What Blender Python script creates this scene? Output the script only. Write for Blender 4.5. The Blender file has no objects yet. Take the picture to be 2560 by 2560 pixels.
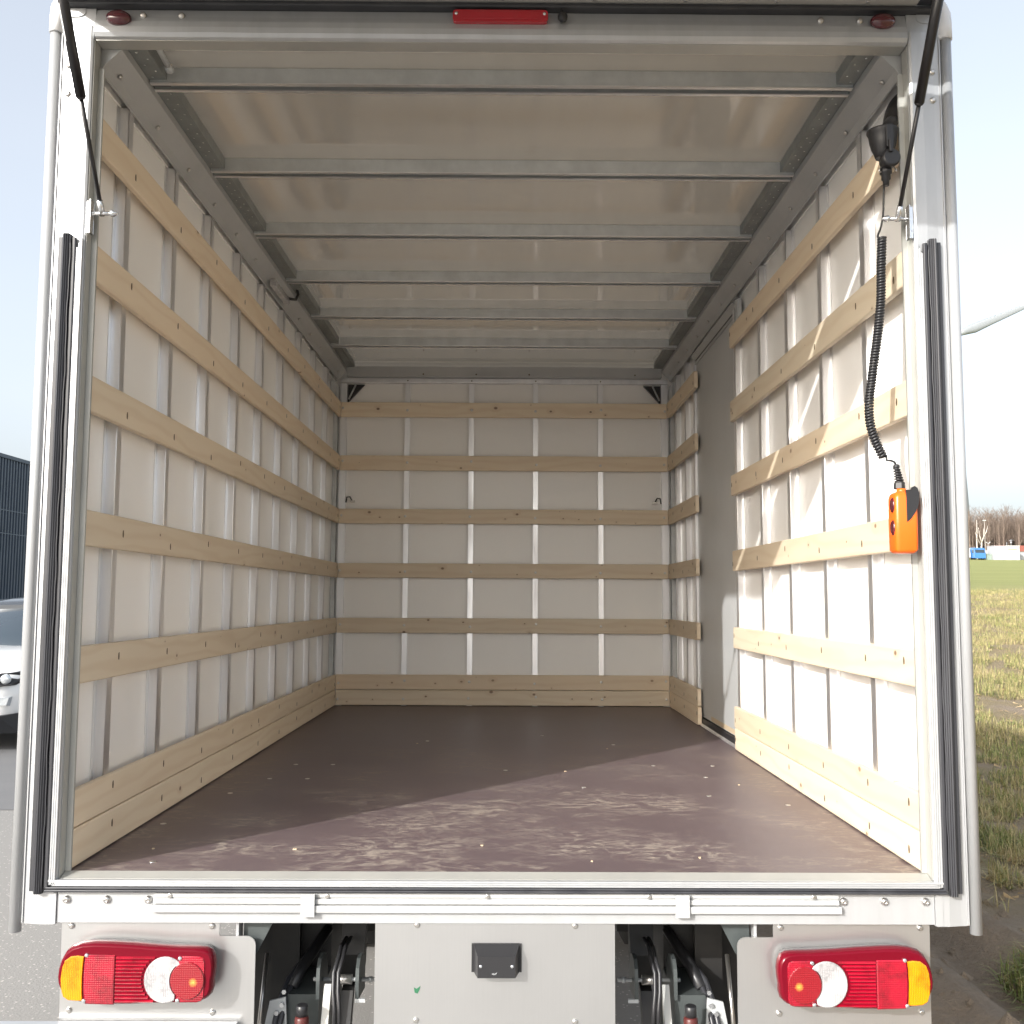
import bpy, bmesh, math, random
from mathutils import Vector, Matrix, noise
R = math.radians
random.seed(7)
sc = bpy.context.scene
col = sc.collection

# ------------------------------------------------------------------ camera, sky, sun, exposure
PITCH, YAW, ROLL = 0.0871288, 0.005617, 0.0045807
fwd = Vector((math.sin(YAW)*math.cos(PITCH), math.cos(YAW)*math.cos(PITCH), math.sin(PITCH)))
rt = Vector((math.cos(YAW), -math.sin(YAW), 0)); up = rt.cross(fwd)
r2 = rt*math.cos(ROLL)+up*math.sin(ROLL); u2 = -rt*math.sin(ROLL)+up*math.cos(ROLL)
cam = bpy.data.cameras.new('camera'); cam.sensor_width = 36; cam.lens = 34.982
cam.clip_start = 0.05; cam.clip_end = 3000
co = bpy.data.objects.new('camera', cam); col.objects.link(co)
co.matrix_world = Matrix(((r2.x,u2.x,-fwd.x,0.01827),(r2.y,u2.y,-fwd.y,-2.49227),(r2.z,u2.z,-fwd.z,0.6725),(0,0,0,1)))
sc.camera = co
SUN_DIR = Vector((0.885, 1.0, -0.61)).normalized()          # direction the light travels
SUN_EL = math.asin(-SUN_DIR.z)
W = bpy.data.worlds.new('World'); sc.world = W; W.use_nodes = True
nt = W.node_tree; nt.nodes.clear()
sky = nt.nodes.new('ShaderNodeTexSky'); sky.sky_type = 'NISHITA'; sky.sun_disc = False
sky.sun_elevation = SUN_EL; sky.sun_rotation = math.atan2(-SUN_DIR.x, -SUN_DIR.y)
sky.air_density = 1.0; sky.dust_density = 5.0; sky.ozone_density = 1.0; sky.altitude = 50
# the thin bright veil of high cloud that pales the whole sky evenly
tc = nt.nodes.new('ShaderNodeTexCoord'); mp = nt.nodes.new('ShaderNodeMapping'); mp.inputs[3].default_value = (1.2, 1.2, 4.0)
cn = nt.nodes.new('ShaderNodeTexNoise'); cn.inputs['Scale'].default_value = 1.6; cn.inputs['Detail'].default_value = 5
cr_ = nt.nodes.new('ShaderNodeValToRGB'); e_ = cr_.color_ramp.elements
e_[0].position = .3; e_[0].color = (1.60, 1.76, 1.96, 1); e_[1].position = .72; e_[1].color = (1.92, 2.03, 2.18, 1)
vm = nt.nodes.new('ShaderNodeMix'); vm.data_type = 'RGBA'; vm.inputs[0].default_value = .37
hs = nt.nodes.new('ShaderNodeHueSaturation'); hs.inputs['Saturation'].default_value = .5
bg = nt.nodes.new('ShaderNodeBackground'); bg.inputs[1].default_value = 0.15
for a_, b_ in ((tc.outputs['Generated'], mp.inputs[0]), (mp.outputs[0], cn.inputs['Vector']), (cn.outputs[0], cr_.inputs[0]), (sky.outputs[0], hs.inputs['Color']), (hs.outputs[0], vm.inputs[6]), (cr_.outputs[0], vm.inputs[7]), (vm.outputs[2], bg.inputs[0])): nt.links.new(a_, b_)
wo = nt.nodes.new('ShaderNodeOutputWorld')
nt.links.new(bg.outputs[0], wo.inputs[0])
sl = bpy.data.lights.new('sun', 'SUN'); sl.energy = 2.0; sl.angle = R(0.53); sl.color = (1.0, 0.985, 0.955)
so = bpy.data.objects.new('sun', sl); col.objects.link(so); so.rotation_euler = SUN_DIR.to_track_quat('-Z', 'Y').to_euler()
so.location = (-20, -30, 20)
sc.view_settings.view_transform = 'Standard'; sc.view_settings.look = 'None'
sc.view_settings.exposure = 1.42; sc.view_settings.gamma = 1.0; sc.view_settings.use_curve_mapping = False
sc.render.engine = 'CYCLES'
sc.cycles.max_bounces = 12; sc.cycles.diffuse_bounces = 12; sc.cycles.glossy_bounces = 4
sc.cycles.use_denoising = True

# ------------------------------------------------------------------ materials
def mat(name, base=(.5,.5,.5), rough=.5, metal=0., coat=0., spec=.5, **k):
    m = bpy.data.materials.new(name); m.use_nodes = True
    b = m.node_tree.nodes['Principled BSDF']
    b.inputs['Base Color'].default_value = (*base, 1); b.inputs['Roughness'].default_value = rough
    b.inputs['Metallic'].default_value = metal; b.inputs['Coat Weight'].default_value = coat
    b.inputs['Specular IOR Level'].default_value = spec
    for kk, v in k.items(): b.inputs[kk.replace('_', ' ')].default_value = v
    return m
class NB:
    """small node-tree helper"""
    def __init__(s, m): s.m = m; s.t = m.node_tree; s.b = s.t.nodes['Principled BSDF']
    def n(s, typ, ins=None, **attrs):
        nd = s.t.nodes.new(typ)
        for a, v in attrs.items(): setattr(nd, a, v)
        for i, v in (ins or {}).items():
            if hasattr(v, 'is_output') or isinstance(v, bpy.types.NodeSocket): s.t.links.new(v, nd.inputs[i])
            else: nd.inputs[i].default_value = v
        return nd
    def obj(s): return s.n('ShaderNodeTexCoord').outputs['Object']
    def scale(s, vec, xyz, loc=(0,0,0)):
        return s.n('ShaderNodeMapping', {0: vec, 1: loc, 3: xyz}).outputs[0]
    def noise(s, vec, sc_=5, det=4, rough=.55, dist=0):
        return s.n('ShaderNodeTexNoise', {'Vector': vec, 'Scale': sc_, 'Detail': det, 'Roughness': rough, 'Distortion': dist}).outputs[0]
    def ramp(s, fac, stops):
        r = s.n('ShaderNodeValToRGB', {0: fac}); e = r.color_ramp.elements
        while len(e) < len(stops): e.new(.5)
        for el, (p, c) in zip(e, stops): el.position = p; el.color = (*c, 1) if len(c) == 3 else c
        return r.outputs[0]
    def mix(s, fac, a, b, mode='MIX'):
        nd = s.n('ShaderNodeMix', data_type='RGBA', blend_type=mode)
        for sock, v in ((nd.inputs[0], fac), (nd.inputs[6], a), (nd.inputs[7], b)):
            if isinstance(v, bpy.types.NodeSocket): s.t.links.new(v, sock)
            elif isinstance(v, (int, float)): sock.default_value = v
            else: sock.default_value = (*v, 1)
        return nd.outputs[2]
    def math(s, op, a, b=0.):
        nd = s.n('ShaderNodeMath', operation=op)
        for i, v in enumerate((a, b)):
            if isinstance(v, bpy.types.NodeSocket): s.t.links.new(v, nd.inputs[i])
            else: nd.inputs[i].default_value = v
        return nd.outputs[0]
    def color(s, c): s.t.links.new(c, s.b.inputs['Base Color']); return s
    def rough(s, c): s.t.links.new(c, s.b.inputs['Roughness']); return s
    def bump(s, h, strength=.3, dist=.002):
        b = s.n('ShaderNodeBump', {'Strength': strength, 'Distance': dist, 'Height': h})
        s.t.links.new(b.outputs[0], s.b.inputs['Normal']); return s

def dirty(m, c1, c2, sc_=6, lo=.4, hi=.7, r=None, stretch=(1,1,1)):
    nb = NB(m); f = nb.noise(nb.scale(nb.obj(), stretch), sc_, 6, .6)
    f = nb.ramp(f, [(lo, (0,0,0)), (hi, (1,1,1))])
    nb.color(nb.mix(f, c1, c2))
    if r: nb.rough(nb.n('ShaderNodeMapRange', {0: f, 3: r[0], 4: r[1]}).outputs[0])
    return m
M = {}
M['frame'] = dirty(mat('painted_aluminium', rough=.34, metal=.35), (.49,.50,.51), (.43,.44,.445), 3, r=(.28,.42), stretch=(4,4,.6))
M['alu'] = dirty(mat('mill_aluminium', rough=.36, metal=.9), (.88,.88,.89), (.76,.76,.77), 9, r=(.3,.5), stretch=(1,1,.15))
M['ret'] = dirty(mat('grey_aluminium', rough=.45, metal=.4), (.46,.46,.43), (.40,.40,.38), 5)
M['rail'] = dirty(mat('dull_aluminium', rough=.45, metal=.3), (.47,.48,.48), (.40,.41,.41), 3)
M['galv'] = dirty(mat('galvanised_steel', rough=.42, metal=.35), (.60,.625,.63), (.52,.54,.545), 14, .35, .65, (.33,.5))
M['galvdark'] = dirty(mat('dark_galvanised_steel', rough=.5, metal=.3), (.27,.29,.285), (.21,.225,.22), 10)  # darker grey than the galvanised steel of the beams
M['white'] = mat('white_plastic', (.80,.81,.82), .35)
M['panel'] = dirty(mat('white_wall_panel', rough=.32), (.925,.92,.90), (.91,.905,.885), 2.2, r=(.29,.34), stretch=(1,1,.4))
M['rubber'] = dirty(mat('black_rubber', rough=.42), (.030,.031,.036), (.055,.056,.062), 12, .45, .75, (.35,.6), (1,1,.1))
M['black'] = mat('black_plastic', (.022,.022,.024), .38)
M['strut'] = mat('black_strut_paint', (.018,.017,.018), .33)
M['zinc'] = mat('bright_zinc', (.78,.80,.82), .22, .9)
M['screw'] = mat('stainless_screw', (.62,.60,.57), .28, .9)
M['rust'] = mat('dark_screw_hole', (.10,.065,.03), .6)
M['dark'] = dirty(mat('chassis_black_and_beam_shade', rough=.45), (.016,.016,.016), (.03,.028,.026), 8)
M['steelgrey'] = dirty(mat('primer_grey_steel', rough=.4, metal=.3), (.085,.097,.097), (.06,.07,.07), 8)
M['amber'] = mat('amber_lens', (.90,.34,.0), .12, coat=.8)
M['red'] = mat('red_lens', (.50,.002,.016), .10, coat=.8)
M['redhouse'] = mat('dark_red_lens_rim', (.13,.002,.010), .22, coat=.0, spec=.25)
M['clear'] = mat('clear_lens', (.80,.80,.80), .12, coat=1.)
M['redround'] = mat('red_round_lens', (.33,.003,.012), .10, coat=.8)
M['maroon'] = mat('maroon_marker_lens', (.085,.008,.014), .12, coat=1.)
M['brake'] = mat('brake_lens', (.42,.012,.022), .15, coat=.6)
M['orange'] = mat('orange_plastic', (.88,.145,.012), .34, coat=.15)
M['redbrown'] = mat('red_oil_bottle', (.085,.018,.016), .4)
M['lampback'] = mat('dull_lamp_socket', (.16,.155,.155), .6, spec=.2)
M['leaf'] = mat('green_scrap', (.03,.14,.07), .4)
# steel skirt panels, brushed
nb = NB(mat('brushed_steel', rough=.3, metal=.85)); M['skirt'] = nb.m
f = nb.noise(nb.scale(nb.obj(), (90,1,2)), 3, 4); g = nb.noise(nb.obj(), 4, 5)
nb.color(nb.mix(nb.math('MULTIPLY', f, .35), nb.mix(g, (.60,.60,.595), (.72,.72,.715)), (.54,.54,.535))); 
# lens ribs
for k in ('amber','red','clear','redround'):
    nb = NB(M[k]); w = nb.n('ShaderNodeTexWave', {'Vector': nb.obj(), 'Scale': 75., 'Distortion': .3}, bands_direction='X' if k in ('amber','clear') else 'Z').outputs[1]
    w2 = nb.n('ShaderNodeTexWave', {'Vector': nb.obj(), 'Scale': 60.}, bands_direction='Z' if k in ('amber','clear') else 'X').outputs[1]
    nb.bump(nb.math('ADD', w, nb.math('MULTIPLY', w2, .4)), .35, .0015)
for k, c1, c2 in (('clear', (.46,.45,.45), (.27,.265,.27)), ('red', (.34,.0015,.018), (.18,.001,.009)), ('amber', (.68,.255,.0), (.50,.155,.0))):
    nb = NB(M[k]); o = nb.obj(); vv = nb.n('ShaderNodeTexVoronoi', {'Vector': nb.scale(o, (1,.01,1)), 'Scale': 190.}, distance='CHEBYCHEV').outputs[0]
    nb.color(nb.mix(nb.math('MULTIPLY', nb.ramp(nb.noise(o, 22, 2), [(.42, (0,0,0)), (.62, (1,1,1))]), nb.math('ADD', .35, vv)), c1, c2))
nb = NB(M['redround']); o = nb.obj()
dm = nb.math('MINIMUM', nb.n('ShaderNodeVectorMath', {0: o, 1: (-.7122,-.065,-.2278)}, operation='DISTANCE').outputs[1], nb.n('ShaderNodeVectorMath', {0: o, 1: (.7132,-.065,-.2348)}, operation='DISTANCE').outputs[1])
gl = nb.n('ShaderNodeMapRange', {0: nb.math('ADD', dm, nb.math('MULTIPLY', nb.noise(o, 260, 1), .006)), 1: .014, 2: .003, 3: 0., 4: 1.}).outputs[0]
nb.color(nb.mix(gl, (.24,.003,.010), (.85,.36,.06)))  # soft orange bulb glow painted into the red lens colour
# planed softwood, grain along Y (side walls) or X (front wall)
def wood(name, ax):
    m = mat(name, rough=.55); nb = NB(m)
    oi = nb.n('ShaderNodeObjectInfo').outputs['Random']
    off = nb.n('ShaderNodeCombineXYZ', {0: nb.math('MULTIPLY', oi, 37.), 1: nb.math('MULTIPLY', oi, 53.), 2: nb.math('MULTIPLY', oi, 19.)}).outputs[0]
    v = nb.n('ShaderNodeVectorMath', {0: nb.obj(), 1: off}, operation='ADD').outputs[0]
    ln = (1., .9, 1.) if ax == 'Y' else (.9, 1., 1.)
    S = lambda l, c: (c, l, c) if ax == 'Y' else (l, c, c)
    # knots
    sep = nb.n('ShaderNodeSeparateXYZ', {0: v}).outputs
    kvec = nb.n('ShaderNodeCombineXYZ', {0: nb.math('MULTIPLY', sep[1 if ax == 'Y' else 0], 8.), 1: nb.math('MULTIPLY', sep[2], 11.)}).outputs[0]
    kv = nb.n('ShaderNodeTexVoronoi', {'Vector': kvec, 'Scale': 1.0, 'Randomness': 1.0}, voronoi_dimensions='2D')
    kd, kc = kv.outputs[0], kv.outputs[1]
    kr = nb.n('ShaderNodeSeparateColor', {0: kc})
    have = nb.math('GREATER_THAN', kr.outputs[0], .82 if ax == 'Y' else .48)
    rad = nb.math('ADD', nb.math('MULTIPLY', nb.math('POWER', kr.outputs[1], 2.0), .085), .022)
    kn = nb.math('MULTIPLY', nb.n('ShaderNodeMapRange', {0: nb.math('DIVIDE', kd, rad), 1: .55, 2: 1.15, 3: 1., 4: 0.}).outputs[0], have)
    halo = nb.math('MULTIPLY', nb.n('ShaderNodeMapRange', {0: nb.math('DIVIDE', kd, rad), 1: .8, 2: 3.6, 3: 1., 4: 0.}).outputs[0], have)
    # grain: bent rings stretched along the board, swirling round the knots
    warp = nb.noise(nb.scale(v, S(1.1, 6.)), 1.4, 2)
    gr = nb.math('ADD', nb.math('MULTIPLY', nb.n('ShaderNodeSeparateXYZ', {0: v}).outputs[2], 115.), nb.math('MULTIPLY', warp, 20.))
    gr = nb.math('ADD', gr, nb.math('MULTIPLY', halo, 3.5))
    gr = nb.math('SINE', gr)
    gr = nb.n('ShaderNodeMapRange', {0: gr, 1: -.2, 2: 1., 3: 0., 4: 1.}).outputs[0]
    fine = nb.noise(nb.scale(v, S(4., 170.)), 1., 3)
    c = nb.mix(nb.noise(nb.scale(v, S(.7, 7.)), 1.3, 2), (.83,.73,.57), (.78,.66,.49))
    c = nb.mix(nb.math('MULTIPLY', gr, .34), c, (.66,.51,.345))
    c = nb.mix(nb.math('MULTIPLY', fine, .18), c, (.80,.69,.53))
    c = nb.mix(nb.math('MULTIPLY', halo, .22), c, (.50,.32,.17))
    c = nb.mix(nb.math('MULTIPLY', kn, .85), c, (.13,.058,.022))
    tone = nb.n('ShaderNodeMapRange', {0: oi, 3: .84, 4: 1.06}).outputs[0]; oi2 = nb.math('FRACT', nb.math('MULTIPLY', oi, 7.31)); c = nb.mix(nb.math('MULTIPLY', oi2, .30), c, (.72,.52,.33))
    c = nb.mix(1., c, nb.n('ShaderNodeCombineColor', {0: tone, 1: tone, 2: tone}).outputs[0], 'MULTIPLY')
    nb.color(c); nb.bump(nb.math('ADD', gr, fine), .10, .001)
    return m
M['woodY'] = wood('planed_spruce_lengthwise', 'Y'); M['woodX'] = wood('planed_spruce_crosswise', 'X')
# phenolic film floor with scuffs
nb = NB(mat('film_faced_plywood', rough=.42)); M['floor'] = nb.m
o = nb.obj()
cl = nb.noise(nb.scale(o, (1.2, 1.5, 1.), (3.1, 0, 0)), 1.9, 4)
sx = nb.n('ShaderNodeSeparateXYZ', {0: o})
near = nb.n('ShaderNodeMapRange', {0: sx.outputs[1], 1: 2.6, 2: .5, 3: .25, 4: 1.}).outputs[0]
scuff = nb.noise(nb.scale(o, (8, 17, 1)), 1., 8, .72, 2.2)
scuff = nb.ramp(scuff, [(.485, (0,0,0)), (.60, (1,1,1))])
patch = nb.ramp(cl, [(.42, (.06,.06,.06)), (.60, (1,1,1))])
swirl = nb.n('ShaderNodeTexWave', {'Vector': nb.scale(o, (1,1.5,1)), 'Scale': 2.1, 'Distortion': 22., 'Detail': 4., 'Detail Scale': 2.2}).outputs[1]
swirl = nb.ramp(swirl, [(.90, (0,0,0)), (.99, (1,1,1))])
f = nb.math('MULTIPLY', nb.math('MULTIPLY', scuff, patch), near)
f2 = nb.math('MULTIPLY', nb.math('MULTIPLY', swirl, patch), nb.math('MULTIPLY', near, .5))
f = nb.math('MINIMUM', nb.math('ADD', f, f2), 1.)
haze_ = nb.noise(o, 2.4, 5)
c = nb.mix(haze_, (.098,.070,.076), (.136,.101,.108)); c = nb.mix(nb.math('MULTIPLY', f, .72), c, (.36,.315,.265))
nb.color(c); nb.rough(nb.n('ShaderNodeMapRange', {0: f, 3: .40, 4: .62}).outputs[0])
gx = nb.n('ShaderNodeTexVoronoi', {'Vector': o, 'Scale': 240.}).outputs[0]; nb.bump(gx, .12, .0006)
# roof sheet: glossy translucent-looking grp
nb = NB(mat('glossy_roof_sheet', rough=.2, metal=.7)); M['roof'] = nb.m
o = nb.obj(); st = nb.noise(nb.scale(o, (14, 1.2, 1)), 1., 3); sm = nb.ramp(nb.noise(o, 5, 6, .7), [(.62, (0,0,0)), (.70, (1,1,1))])
c = nb.mix(st, (.42,.375,.315), (.50,.45,.38)); c = nb.mix(nb.math('MULTIPLY', sm, .18), c, (.30,.25,.19)); nb.color(c)
nb.rough(nb.n('ShaderNodeMapRange', {0: st, 1: .3, 2: .7, 3: .05, 4: .11}).outputs[0])
tl = nb.n('ShaderNodeBsdfTranslucent', {0: (.40,.36,.30,1)}); mx_ = nb.n('ShaderNodeMixShader', {0: .10})
nb.t.links.new(nb.b.outputs[0], mx_.inputs[1]); nb.t.links.new(tl.outputs[0], mx_.inputs[2]); nb.t.links.new(mx_.outputs[0], nb.t.nodes['Material Output'].inputs[0])
M['door'] = dirty(mat('grey_door_paint', rough=.4, metal=.1), (.52,.53,.53), (.48,.49,.49), 2)
M['hatch'] = dirty(mat('grey_hatch_lining', rough=.45), (.46,.45,.42), (.40,.39,.365), 3)
# ground
nb = NB(mat('pale_asphalt', rough=.85)); M['asphalt'] = nb.m
o = nb.obj(); a = nb.noise(o, .6, 5); b_ = nb.n('ShaderNodeTexVoronoi', {'Vector': o, 'Scale': 70.}); sp = nb.n('ShaderNodeSeparateColor', {0: b_.outputs[1]})
c = nb.mix(a, (.225,.218,.206), (.275,.267,.252)); c = nb.mix(nb.math('MULTIPLY', nb.noise(o, 60, 3), .7), c, (.19,.182,.172))
lum = nb.math('MULTIPLY', nb.math('GREATER_THAN', sp.outputs[0], .86), nb.math('LESS_THAN', b_.outputs[0], .35))
c = nb.mix(nb.math('MULTIPLY', lum, .7), c, (.50,.47,.43)); nb.color(c); nb.bump(nb.noise(o, 90, 4), .5, .006)
nb = NB(mat('dark_ground', rough=.8)); M['dark_ground_band'] = nb.m
o = nb.obj(); nb.color(nb.mix(nb.noise(o, 3, 6), (.135,.135,.138), (.17,.168,.166))); nb.bump(nb.noise(o, 90, 4), .4, .005)
nb = NB(mat('muddy_field', rough=.95)); M['field'] = nb.m
o = nb.obj(); sx = nb.n('ShaderNodeSeparateXYZ', {0: o})
big = nb.noise(o, .55, 5, .6); fine = nb.noise(o, 7, 8, .7)
mud = nb.mix(fine, (.22,.165,.115), (.42,.335,.245))
gr = nb.mix(nb.noise(o, 3, 6, .7), (.20,.18,.08), (.38,.275,.16))
edge = nb.math('ADD', sx.outputs[0], nb.math('MULTIPLY', nb.math('SUBTRACT', big, .5), 3.2))
g1 = nb.n('ShaderNodeMapRange', {0: edge, 1: 2.0, 2: 3.2}).outputs[0]
g1 = nb.math('MULTIPLY', g1, nb.ramp(nb.noise(o, 2.1, 6, .65), [(.34, (0,0,0)), (.58, (1,1,1))]))
c = nb.mix(g1, mud, gr)
farc = nb.mix(nb.noise(nb.scale(o, (.06,.30,1)), 1., 5), (.20,.225,.06), (.33,.33,.12))
ff = nb.n('ShaderNodeMapRange', {0: nb.math('ADD', sx.outputs[1], nb.math('MULTIPLY', nb.noise(nb.scale(o,(.10,.05,1)), 1., 4), 34.)), 1: 58., 2: 68.}).outputs[0]
c = nb.mix(ff, c, farc); nb.color(c); nb.bump(nb.math('ADD', fine, nb.math('MULTIPLY', nb.noise(o, 28, 5, .7), .5)), 1., .07)
nb = NB(mat('grass_blades', rough=.7)); M['grass'] = nb.m
o = nb.obj(); c = nb.ramp(nb.math('ADD', nb.math('MULTIPLY', nb.noise(o, 14, 3, .7), .62), nb.math('MULTIPLY', nb.noise(o, .9, 3, .6), .38)), [(.28, (.09,.13,.03)), (.43, (.18,.215,.06)), (.52, (.34,.285,.13)), (.67, (.50,.39,.23))]); nb.color(c)
M['straw'] = dirty(mat('dry_straw', rough=.7), (.44,.33,.18), (.26,.18,.095), 5)
M['bark'] = dirty(mat('bare_twigs', rough=.9), (.19,.145,.115), (.26,.205,.165), 1.2)
M['birch'] = mat('birch_bark', (.62,.58,.52), .7)
M['turbine'] = mat('turbine_paint', (.25,.27,.285), .6)
M['cladding'] = dirty(mat('anthracite_cladding', rough=.5, metal=.2), (.075,.10,.135), (.060,.083,.115), 1)
M['joint'] = mat('sheet_joint_paint', (.105,.135,.175), .5)
M['carpaint'] = mat('white_car_paint', (.80,.80,.79), .2, coat=1.)
M['carroof'] = mat('dark_car_roof', (.045,.052,.062), .25, coat=.6)
M['glass'] = mat('tinted_glass', (.04,.055,.07), .05, coat=.3)
M['carblack'] = mat('car_black_trim', (.02,.02,.022), .5)
M['tyre'] = mat('tyre_rubber', (.018,.018,.018), .8)
M['headlamp'] = mat('headlamp_glass', (.55,.58,.60), .08, .4, coat=1.)
M['blue'] = mat('blue_cab_paint', (.055,.19,.48), .35, coat=.5)
M['cabin'] = mat('white_cabin_paint', (.52,.52,.51), .6)
M['cabingrey'] = mat('grey_cabin_paint', (.40,.41,.43), .6)
M['greygreen'] = mat('grey_green_panel', (.26,.32,.28), .6)
M['redroof'] = mat('red_tile_roof', (.30,.09,.06), .8)
M['print'] = mat('faded_print', (.45,.42,.38), .6)
M['gold'] = mat('ochre_print', (.55,.42,.22), .6)
M['sticker'] = mat('white_sticker', (.8,.8,.8), .5)
M['beigeend'] = mat('beige_threshold', (.55,.44,.30), .6)

# ------------------------------------------------------------------ mesh helper
def norm(v): v = Vector(v); return v.normalized() if v.length > 1e-9 else v
class MB:
    def __init__(s): s.v = []; s.f = []; s.sm = []; s.mi = []; s.cur = 0
    def add(s, vs, fs, smooth=False):
        o = len(s.v); s.v += [tuple(p) for p in vs]
        for f in fs: s.f.append(tuple(i+o for i in f)); s.sm.append(smooth); s.mi.append(s.cur)
        return s
    def box(s, x0, x1, y0, y1, z0, z1):
        x0, x1 = min(x0,x1), max(x0,x1); y0, y1 = min(y0,y1), max(y0,y1); z0, z1 = min(z0,z1), max(z0,z1)
        return s.add([(x0,y0,z0),(x1,y0,z0),(x1,y1,z0),(x0,y1,z0),(x0,y0,z1),(x1,y0,z1),(x1,y1,z1),(x0,y1,z1)],
                     [(0,3,2,1),(4,5,6,7),(0,1,5,4),(1,2,6,5),(2,3,7,6),(3,0,4,7)])
    def bbox(s, x0, x1, y0, y1, z0, z1, r, ax):
        """box with edges along ax bevelled by r"""
        a = {'X': ((y0,y1),(z0,z1)), 'Y': ((x0,x1),(z0,z1)), 'Z': ((x0,x1),(y0,y1))}[ax]
        (p0,p1),(q0,q1) = [(min(t),max(t)) for t in a]
        h = r*.3
        poly = [(p0+r,q0),(p1-r,q0),(p1-h,q0+h),(p1,q0+r),(p1,q1-r),(p1-h,q1-h),(p1-r,q1),(p0+r,q1),(p0+h,q1-h),(p0,q1-r),(p0,q0+r),(p0+h,q0+h)]
        l = {'X': (x0,x1), 'Y': (y0,y1), 'Z': (z0,z1)}[ax]
        return s.prism(poly, ax, min(l), max(l))
    def prism(s, poly, ax, a, b, smooth=False):
        def P(p, t):
            return {'X': (t,p[0],p[1]), 'Y': (p[0],t,p[1]), 'Z': (p[0],p[1],t)}[ax]
        n = len(poly); vs = [P(p,a) for p in poly]+[P(p,b) for p in poly]
        fs = [(i,(i+1)%n,n+(i+1)%n,n+i) for i in range(n)]
        s.add(vs, fs, smooth); o = len(s.v)-2*n
        s.f.append(tuple(o+i for i in range(n))[::-1]); s.sm.append(False); s.mi.append(s.cur)
        s.f.append(tuple(o+n+i for i in range(n))); s.sm.append(False); s.mi.append(s.cur)
        return s
    def tube(s, pts, rad, n=10, caps=True, smooth=True):
        pts = [Vector(p) for p in pts]; m = len(pts)
        rads = rad if isinstance(rad, (list, tuple)) else [rad]*m
        t0 = norm(pts[1]-pts[0]); ref = Vector((0,0,1)) if abs(t0.z) < .9 else Vector((1,0,0))
        u = norm(t0.cross(ref)); vs = []
        for i, p in enumerate(pts):
            t = norm(pts[min(i+1,m-1)]-pts[max(i-1,0)])
            u = norm(u - t*u.dot(t)); w = t.cross(u)
            for k in range(n):
                a = 2*math.pi*k/n; vs.append(p+(u*math.cos(a)+w*math.sin(a))*rads[i])
        fs = [(i*n+k, i*n+(k+1)%n, (i+1)*n+(k+1)%n, (i+1)*n+k) for i in range(m-1) for k in range(n)]
        s.add(vs, fs, smooth)
        if caps:
            o = len(s.v)-m*n
            s.f += [tuple(o+k for k in range(n))[::-1], tuple(o+(m-1)*n+k for k in range(n))]; s.sm += [False]*2; s.mi += [s.cur]*2
        return s
    def lathe(s, org, axis, prof, n=16, smooth=True):
        """prof: list of (distance along axis, radius)"""
        org = Vector(org); ax = norm(axis)
        return s.tube2([org+ax*d for d, r in prof], [max(r,1e-5) for d, r in prof], ax, n, smooth)
    def tube2(s, pts, rads, ax, n, smooth):
        ref = Vector((0,0,1)) if abs(ax.z) < .9 else Vector((1,0,0)); u = norm(ax.cross(ref)); w = ax.cross(u); vs = []
        for p, r in zip(pts, rads):
            for k in range(n):
                a = 2*math.pi*k/n; vs.append(p+(u*math.cos(a)+w*math.sin(a))*r)
        m = len(pts)
        s.add(vs, [(i*n+k, i*n+(k+1)%n, (i+1)*n+(k+1)%n, (i+1)*n+k) for i in range(m-1) for k in range(n)], smooth)
        o = len(s.v)-m*n
        s.f += [tuple(o+k for k in range(n))[::-1], tuple(o+(m-1)*n+k for k in range(n))]; s.sm += [False]*2; s.mi += [s.cur]*2
        return s
    def loft(s, rings, smooth=True, cap0=True, cap1=True):
        n = len(rings[0]); m = len(rings); vs = [p for r in rings for p in r]
        s.add(vs, [(i*n+k, i*n+(k+1)%n, (i+1)*n+(k+1)%n, (i+1)*n+k) for i in range(m-1) for k in range(n)], smooth)
        o = len(s.v)-m*n
        if cap0: s.f.append(tuple(o+k for k in range(n))[::-1]); s.sm.append(False); s.mi.append(s.cur)
        if cap1: s.f.append(tuple(o+(m-1)*n+k for k in range(n))); s.sm.append(False); s.mi.append(s.cur)
        return s
    def build(s, name, mats, parent=None, kind=None, label=None, cat=None, group=None):
        me = bpy.data.meshes.new(name); me.from_pydata(s.v, [], s.f); me.update()
        for m_ in (mats if isinstance(mats, (list, tuple)) else [mats]): me.materials.append(m_)
        me.polygons.foreach_set('use_smooth', s.sm); me.polygons.foreach_set('material_index', s.mi)
        bm = bmesh.new(); bm.from_mesh(me); bmesh.ops.recalc_face_normals(bm, faces=bm.faces); bm.to_mesh(me); bm.free()
        ob = bpy.data.objects.new(name, me); col.objects.link(ob)
        if parent: attach(ob, parent)
        tag(ob, label, cat, group, kind); return ob
def attach(ob, parent):
    ob.parent = parent
    if parent.type == 'EMPTY': ob.matrix_parent_inverse = Matrix.Translation(-parent.location)
def tag(o, label=None, cat=None, group=None, kind=None):
    for k, v in (('label', label), ('category', cat), ('group', group), ('kind', kind)):
        if v: o[k] = v
    return o
def empty(name, loc, label, cat, group=None):
    e = bpy.data.objects.new(name, None); e.location = loc; e.empty_display_size = .1; col.objects.link(e)
    return tag(e, label, cat, group)
def clone(o, parent, loc):
    c = o.copy(); col.objects.link(c); c.parent = parent
    if parent.type == 'EMPTY': c.matrix_parent_inverse = Matrix.Translation(-parent.location)
    c.location = loc; return c

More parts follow.
